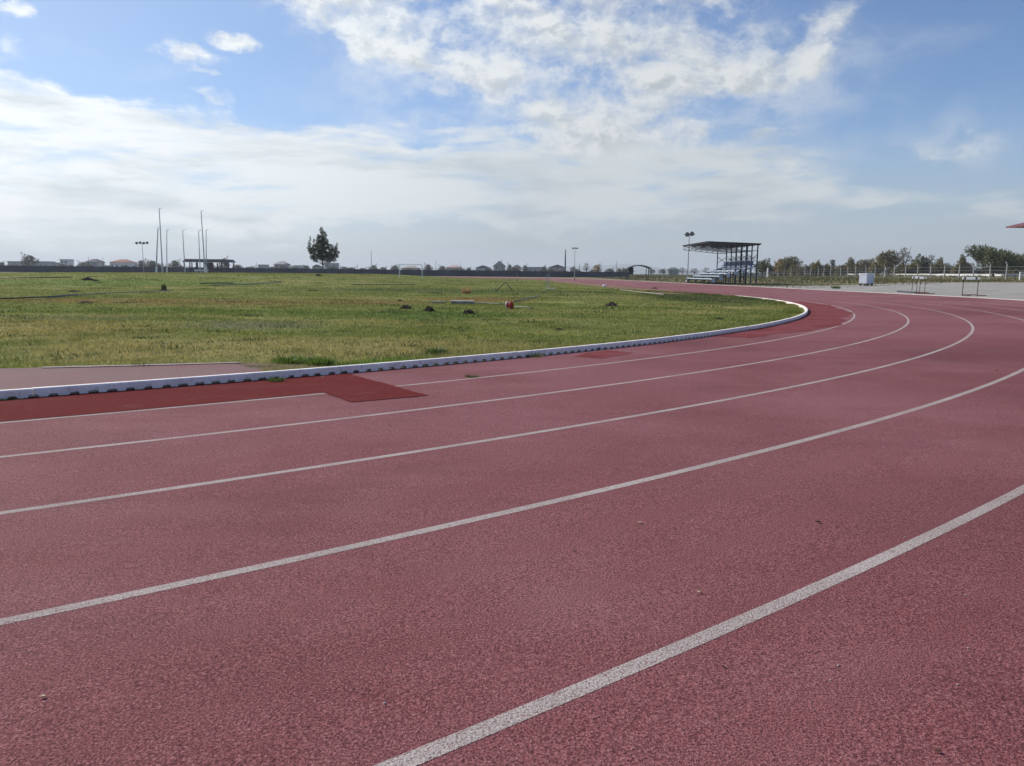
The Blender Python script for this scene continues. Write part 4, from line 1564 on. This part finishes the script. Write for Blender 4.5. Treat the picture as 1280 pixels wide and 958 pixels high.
def grit(px, py, s, label):
    q = at(px, py)
    b = MB()
    r = random.Random(int(px * 3))
    vs, fs = [], []
    for j in range(4):
        for i in range(7):
            a = 2 * PI * i / 7
            k = math.sin(PI * (.12 + .76 * j / 3)) * r.uniform(.8, 1.1)
            vs.append((s * k * math.cos(a), s * .8 * k * math.sin(a), s * (.05 + 1.1 * j / 3)))
    for j in range(3):
        for i in range(7):
            k = (i + 1) % 7
            fs.append((j * 7 + i, j * 7 + k, j * 7 + 7 + k, j * 7 + 7 + i))
    fs += [tuple(range(21, 28)), tuple(range(7))[::-1]]
    o = b.add(vs, fs).build('pebble', M_STONE, smooth_=True)
    o.location = q
    return tag(o, label, 'pebble', 'pebbles on the track')


for a in [(1022.5, 654, .022, M_DRYLEAF, 'dark dead leaf between the two nearest white lines, right side'),
          (874, 742, .014, M_PALELEAF, 'pale curled leaf just above the nearest white line'),
          (54, 873, .014, M_PALELEAF, 'pale curled leaf on the bare track at lower left'),
          (487, 533, .024, M_DRYLEAF, 'dark dead leaf between the white lines below the dark red patch'),
          (484, 549, .016, M_DRYLEAF, 'smaller dark leaf just below the other dark leaf'),
          (717, 689, .012, M_DRYLEAF, 'tiny dark leaf between the second and nearest white lines'),
          (1245, 464, .04, M_DRYLEAF, 'dark leaf beside the second white line near the right edge'),
          (1246, 513, .026, M_DRYLEAF, 'dark leaf to the right below the second nearest white line'),
          (904, 835, .011, M_DRYLEAF, 'tiny dark leaf below the nearest white line'),
          (1172, 941, .014, M_DRYLEAF, 'dark leaf at the bottom right of the photo'),
          (800, 655, .018, M_PALELEAF, 'thin pale stem on the track above the nearest line')]:
    leaf_thing(*a)
for a in [(1048, 833, .0035, 'pale pebble below the nearest white line, middle of the lower right'),
          (1207, 745, .0035, 'pale pebble below the nearest white line toward the right edge'),
          (1038, 851, .0028, 'smaller pale pebble just below the lower right pebble'),
          (1210, 811, .003, 'pale pebble in the lower right corner area, upper one'),
          (1197, 857, .003, 'pale pebble in the lower right corner area, lower one'),
          (481, 880, .0035, 'pale pebble left of the nearest white line at the bottom'),
          (1131, 672, .0035, 'pale pebble just above the nearest white line at right'),
          (1104, 560, .004, 'pale pebble right of the second nearest white line')]:
    grit(*a)

# ------------------------------------------------------------------ sky, sun, haze
SUN_AZ, SUN_EL = math.radians(-58), math.radians(36)
sdir = Vector((math.sin(SUN_AZ) * math.cos(SUN_EL), math.cos(SUN_AZ) * math.cos(SUN_EL), math.sin(SUN_EL)))
ld = bpy.data.lights.new('sun', 'SUN')
ld.energy = 3.9
ld.angle = math.radians(.55)
ld.color = (1, .925, .82)
lo = bpy.data.objects.new('sun', ld)
COL.objects.link(lo)
lo.rotation_euler = (-sdir).to_track_quat('-Z', 'Y').to_euler()
lo.location = (0, 0, 60)

w = bpy.data.worlds.new('World')
scene.world = w
w.use_nodes = True
t = NT(w.node_tree)
for n in list(w.node_tree.nodes): w.node_tree.nodes.remove(n)
sky = t.n('ShaderNodeTexSky', sky_type='NISHITA')
sky.sun_disc = False
sky.sun_elevation = SUN_EL
sky.sun_rotation = SUN_AZ
sky.air_density = 1.0
sky.dust_density = .15
sky.ozone_density = 3.0
SKY = .085
skyc = t.vmath('MULTIPLY', sky.outputs[0], (SKY * .92, SKY * .98, SKY * 1.14))
gen = t.n('ShaderNodeTexCoord').outputs['Generated']
sp = t.n('ShaderNodeSeparateXYZ', inp={0: gen})
X, Y, Z = sp.outputs
az = t.math('ARCTAN2', X, Y)
el = t.math('ARCSINE', Z)
ae = t.n('ShaderNodeCombineXYZ', inp={0: az, 1: el, 2: 0.0}).outputs[0]
zp = t.math('ADD', t.math('MAXIMUM', Z, 0.0), .07)
pl = t.n('ShaderNodeCombineXYZ', inp={0: t.math('DIVIDE', X, zp), 1: t.math('DIVIDE', Y, zp), 2: 0.0}).outputs[0]
# noises on the cloud plane
n_puff = t.noise(pl, 1.15, 9, .58, .25)
n_fine = t.noise(pl, 4.0, 7, .6, .3)
n_str = t.noise(t.map(pl, (.9, .42, 1), (0, 0, 0), .5), 1.0, 8, .58, .5)
n_fine2 = t.noise(t.map(pl, (2.2, .8, 1), (0, 0, 0), .5), 1.6, 8, .62, .4)
wn = t.n('ShaderNodeTexNoise', inp={'Vector': t.map(ae, (1, 1.6, 1)), 'Scale': 9.0, 'Detail': 6.0, 'Roughness': .6}).outputs['Color']
aes = t.vmath('ADD', ae, t.vmath('MULTIPLY', t.vmath('SUBTRACT', wn, (.5, .5, .5)), (.03, .02, 0)))
n_streak = t.noise(t.map(aes, (5.5, 30, 1), (0, 0, 0), .10), 1.0, 8, .6, .3)
n_streak2 = t.noise(t.map(aes, (4.5, 26, 1), (3.7, 1.2, 0), .06), 1.0, 7, .58, .3)
n_soft = t.noise(t.map(pl, (.5, .3, 1), (4, 2, 0), .3), 1.0, 5, .5)
aew = t.vmath('ADD', ae, t.vmath('MULTIPLY', t.vmath('SUBTRACT', wn, (.5, .5, .5)), (.13, .07, 0)))


def sky_blob(px, py, rx, ry, rot, weight):
    d = ray(px, py); d.normalize()
    d2 = ray(px + 10, py); d2.normalize()
    d3 = ray(px, py - 10); d3.normalize()
    a0, e0 = math.atan2(d.x, d.y), math.asin(d.z)
    sx = abs(math.atan2(d2.x, d2.y) - a0) / 10
    sy = abs(math.asin(d3.z) - e0) / 10
    m = ellipse(t, aew, (a0, e0), (rx * sx, ry * sy), math.radians(rot), .15)
    return t.math('MULTIPLY', m, weight)


def add_all(L):
    s = L[0]
    for q in L[1:]: s = t.math('ADD', s, q)
    return s


cum = add_all([sky_blob(*a) for a in [
    (400, 0, 120, 62, -10, .85), (560, 60, 120, 60, -25, .6), (500, 5, 120, 50, 0, .55), (1000, 60, 120, 50, 10, .4), (445, 40, 60, 30, -40, .6), (560, 30, 130, 60, 0, .8), (700, 40, 210, 80, 0, 1.0), (790, 105, 170, 75, 10, 1.0),
    (600, 80, 110, 45, -30, .55), (850, 60, 160, 70, 10, .7), (960, 90, 130, 38, 14, .75), (740, 160, 170, 55, 0, .8), (480, 45, 160, 60, -20, .5), (860, 165, 60, 32, 0, .5),
    (1040, 25, 90, 40, 10, .35), (235, 68, 55, 26, -15, .95), (290, 52, 50, 20, -8, .95), (250, 98, 32, 11, -8, .7), (262, 125, 42, 17, -8, .85), (15, 0, 45, 18, 0, .7), (5, 50, 55, 40, 0, .5),
    (965, 169, 45, 9, 0, .55), (1195, 172, 120, 34, 0, .40), (1140, 102, 45, 11, 0, .35), (900, -30, 240, 60, 0, .7), (420, -110, 500, 70, 0, .8),
]])
band = add_all([sky_blob(*a) for a in [
    (60, 160, 330, 75, -14, 1.1), (0, 110, 130, 60, -25, .8), (300, 185, 420, 55, -7, .9), (120, 250, 560, 85, 0, 1.0), (540, 205, 330, 60, -4, .7), (640, 245, 520, 70, 0, .8), (790, 205, 330, 65, 2, .9),
    (470, 175, 150, 26, -12, .45), (950, 260, 420, 50, 2, .45), (-300, 150, 420, 220, 0, .9), (1350, 265, 300, 45, 0, .35), (560, 160, 120, 14, -8, .3)]])
aec = t.vmath('ADD', ae, t.vmath('MULTIPLY', t.vmath('SUBTRACT', wn, (.5, .5, .5)), (.035, .03, 0)))


def puff(vec):
    a = t.noise(t.map(vec, (1, 1.7, 1), (.3, .2, 0), .12), 9.0, 9, .60)
    b2 = t.noise(t.map(vec, (1, 1.5, 1), (1.7, .4, 0), .2), 26.0, 7, .66)
    return t.math('ADD', t.math('MULTIPLY', t.math('SUBTRACT', a, .5), 2.5), t.math('MULTIPLY', t.math('SUBTRACT', b2, .5), 1.5))


n_c = puff(aec)
n_cs = puff(t.vmath('ADD', aec, (-.012, .010, 0)))
cumc = t.math('MINIMUM', cum, .74)
dens = t.math('ADD', cumc, n_c)
ca = t.ramp(dens, .1, 1.12)
ca = t.math('MULTIPLY', ca, t.ramp(cum, .0, .55))
bandc = t.math('MINIMUM', band, .92)
nb = t.math('ADD', t.math('MULTIPLY', t.math('SUBTRACT', n_streak, .5), 3.2), t.math('ADD', t.math('MULTIPLY', t.math('SUBTRACT', n_str, .5), 1.0), t.math('MULTIPLY', n_c, .22)))
cb = t.ramp(t.math('ADD', bandc, nb), .1, .95)
cb = t.math('MULTIPLY', cb, t.ramp(band, .02, .4, 0, .96))
# thin veil above the horizon
veil = t.math('MULTIPLY', t.ramp(el, .19, .0, 0, .92), t.ramp(n_soft, .2, .75, .75, 1.0))
wisp = t.math('MULTIPLY', t.ramp(n_puff, .56, .8, 0, .22), t.ramp(el, .02, .2))
# brightness: brighter towards the sun, greyer in the thick middles
cosg = t.vmath('DOT_PRODUCT', t.vmath('NORMALIZE', gen), tuple(sdir))
glow = t.ramp(cosg, .45, .97, 0, 1.0, 'LINEAR')
thick = t.math('MULTIPLY', t.ramp(t.math('SUBTRACT', n_c, n_cs), .28, -.42), t.ramp(dens, .45, 1.2, .5, 1.0))
thick2 = t.ramp(t.noise(t.map(pl, (.55, .33, 1), (1.3, .6, 0), .4), 1.0, 6, .55, .4), .5, .72)
lit = t.mix(glow, (.60, .625, .64), (.90, .935, .96))
gre = t.mix(glow, (.335, .375, .415), (.53, .60, .66))
colA = t.mix(t.math('MULTIPLY', thick, .95), lit, gre)
litB = t.mix(glow, (.53, .565, .585), (1.0, 1.03, 1.04))
greB = t.mix(glow, (.375, .43, .475), (.63, .70, .74))
colB = t.mix(t.math('MULTIPLY', t.ramp(t.math('ADD', t.math('MULTIPLY', thick2, .25), n_streak2), .46, .74), .95), litB, greB)
colV = t.mix(glow, (.355, .40, .435), (.75, .80, .815))
c = t.mix(t.ramp(cosg, .55, 1.0, 0, .38), skyc, (.62, .74, .84))
c = t.mix(wisp, c, lit)
c = t.mix(veil, c, colV)
thin = add_all([sky_blob(*a) for a in [(700, 110, 420, 150, 5, .8), (820, 200, 330, 70, 0, .8), (480, 40, 220, 90, -15, .5), (1010, 110, 200, 80, 10, .5), (1190, 170, 170, 60, 0, .4)]])
thin = t.math('MULTIPLY', t.math('MINIMUM', thin, .85), t.ramp(t.math('ADD', t.math('MULTIPLY', n_c, .6), n_str), .25, .8, .1, .75))
c = t.mix(thin, c, lit)
c = t.mix(cb, c, colB)
c = t.mix(ca, c, colA)
# below the horizon: plain ground-coloured bounce
bg = t.n('ShaderNodeBackground', inp={'Color': c, 'Strength': 1.0})
out = t.n('ShaderNodeOutputWorld')
t.link(bg.outputs[0], out.inputs['Surface'])

HAZE = True
if HAZE:
    b = MB().box((0, 0, 0), (16000, 16000, 92))
    hm = bpy.data.materials.new('thin_air_haze')
    hm.use_nodes = True
    hm.node_tree.nodes.clear()
    tt = NT(hm.node_tree)
    vol = tt.n('ShaderNodeVolumePrincipled', inp={'Color': (.85, .92, 1.0, 1), 'Density': .00028, 'Anisotropy': .2})
    oo = tt.n('ShaderNodeOutputMaterial')
    tt.link(vol.outputs[0], oo.inputs['Volume'])
    o = b.build('haze', hm)
    o.location = (0, 0, 40)
    tag(o, 'thin pale haze over the whole place', 'haze', None, 'stuff')

# ------------------------------------------------------------------ camera and render settings
cd = bpy.data.cameras.new('camera')
cam = bpy.data.objects.new('camera', cd)
COL.objects.link(cam)
cd.sensor_fit = 'HORIZONTAL'
cd.sensor_width = 36
cd.lens = F / W * 36
cd.clip_start = .05
cd.clip_end = 20000
cp, sp_ = math.cos(PITCH), math.sin(PITCH)
R0v, U0v, F0v = Vector((1, 0, 0)), Vector((0, sp_, cp)), Vector((0, cp, -sp_))
c_, s_ = math.cos(ROLL), math.sin(ROLL)
right = c_ * R0v + s_ * U0v
up = -s_ * R0v + c_ * U0v
Mx = Matrix((right, up, -F0v)).transposed().to_4x4()
Mx.translation = Vector((0, 0, EYE))
cam.matrix_world = Mx
scene.camera = cam

scene.render.engine = 'CYCLES'
cy = scene.cycles
cy.max_bounces = 6
cy.diffuse_bounces = 3
cy.glossy_bounces = 2
cy.transmission_bounces = 3
cy.transparent_max_bounces = 8
cy.volume_bounces = 0
cy.use_denoising = True
cy.caustics_reflective = False
cy.caustics_refractive = False
scene.view_settings.view_transform = 'Standard'
scene.view_settings.look = 'None'
scene.view_settings.exposure = 0.3
scene.view_settings.gamma = 1.0
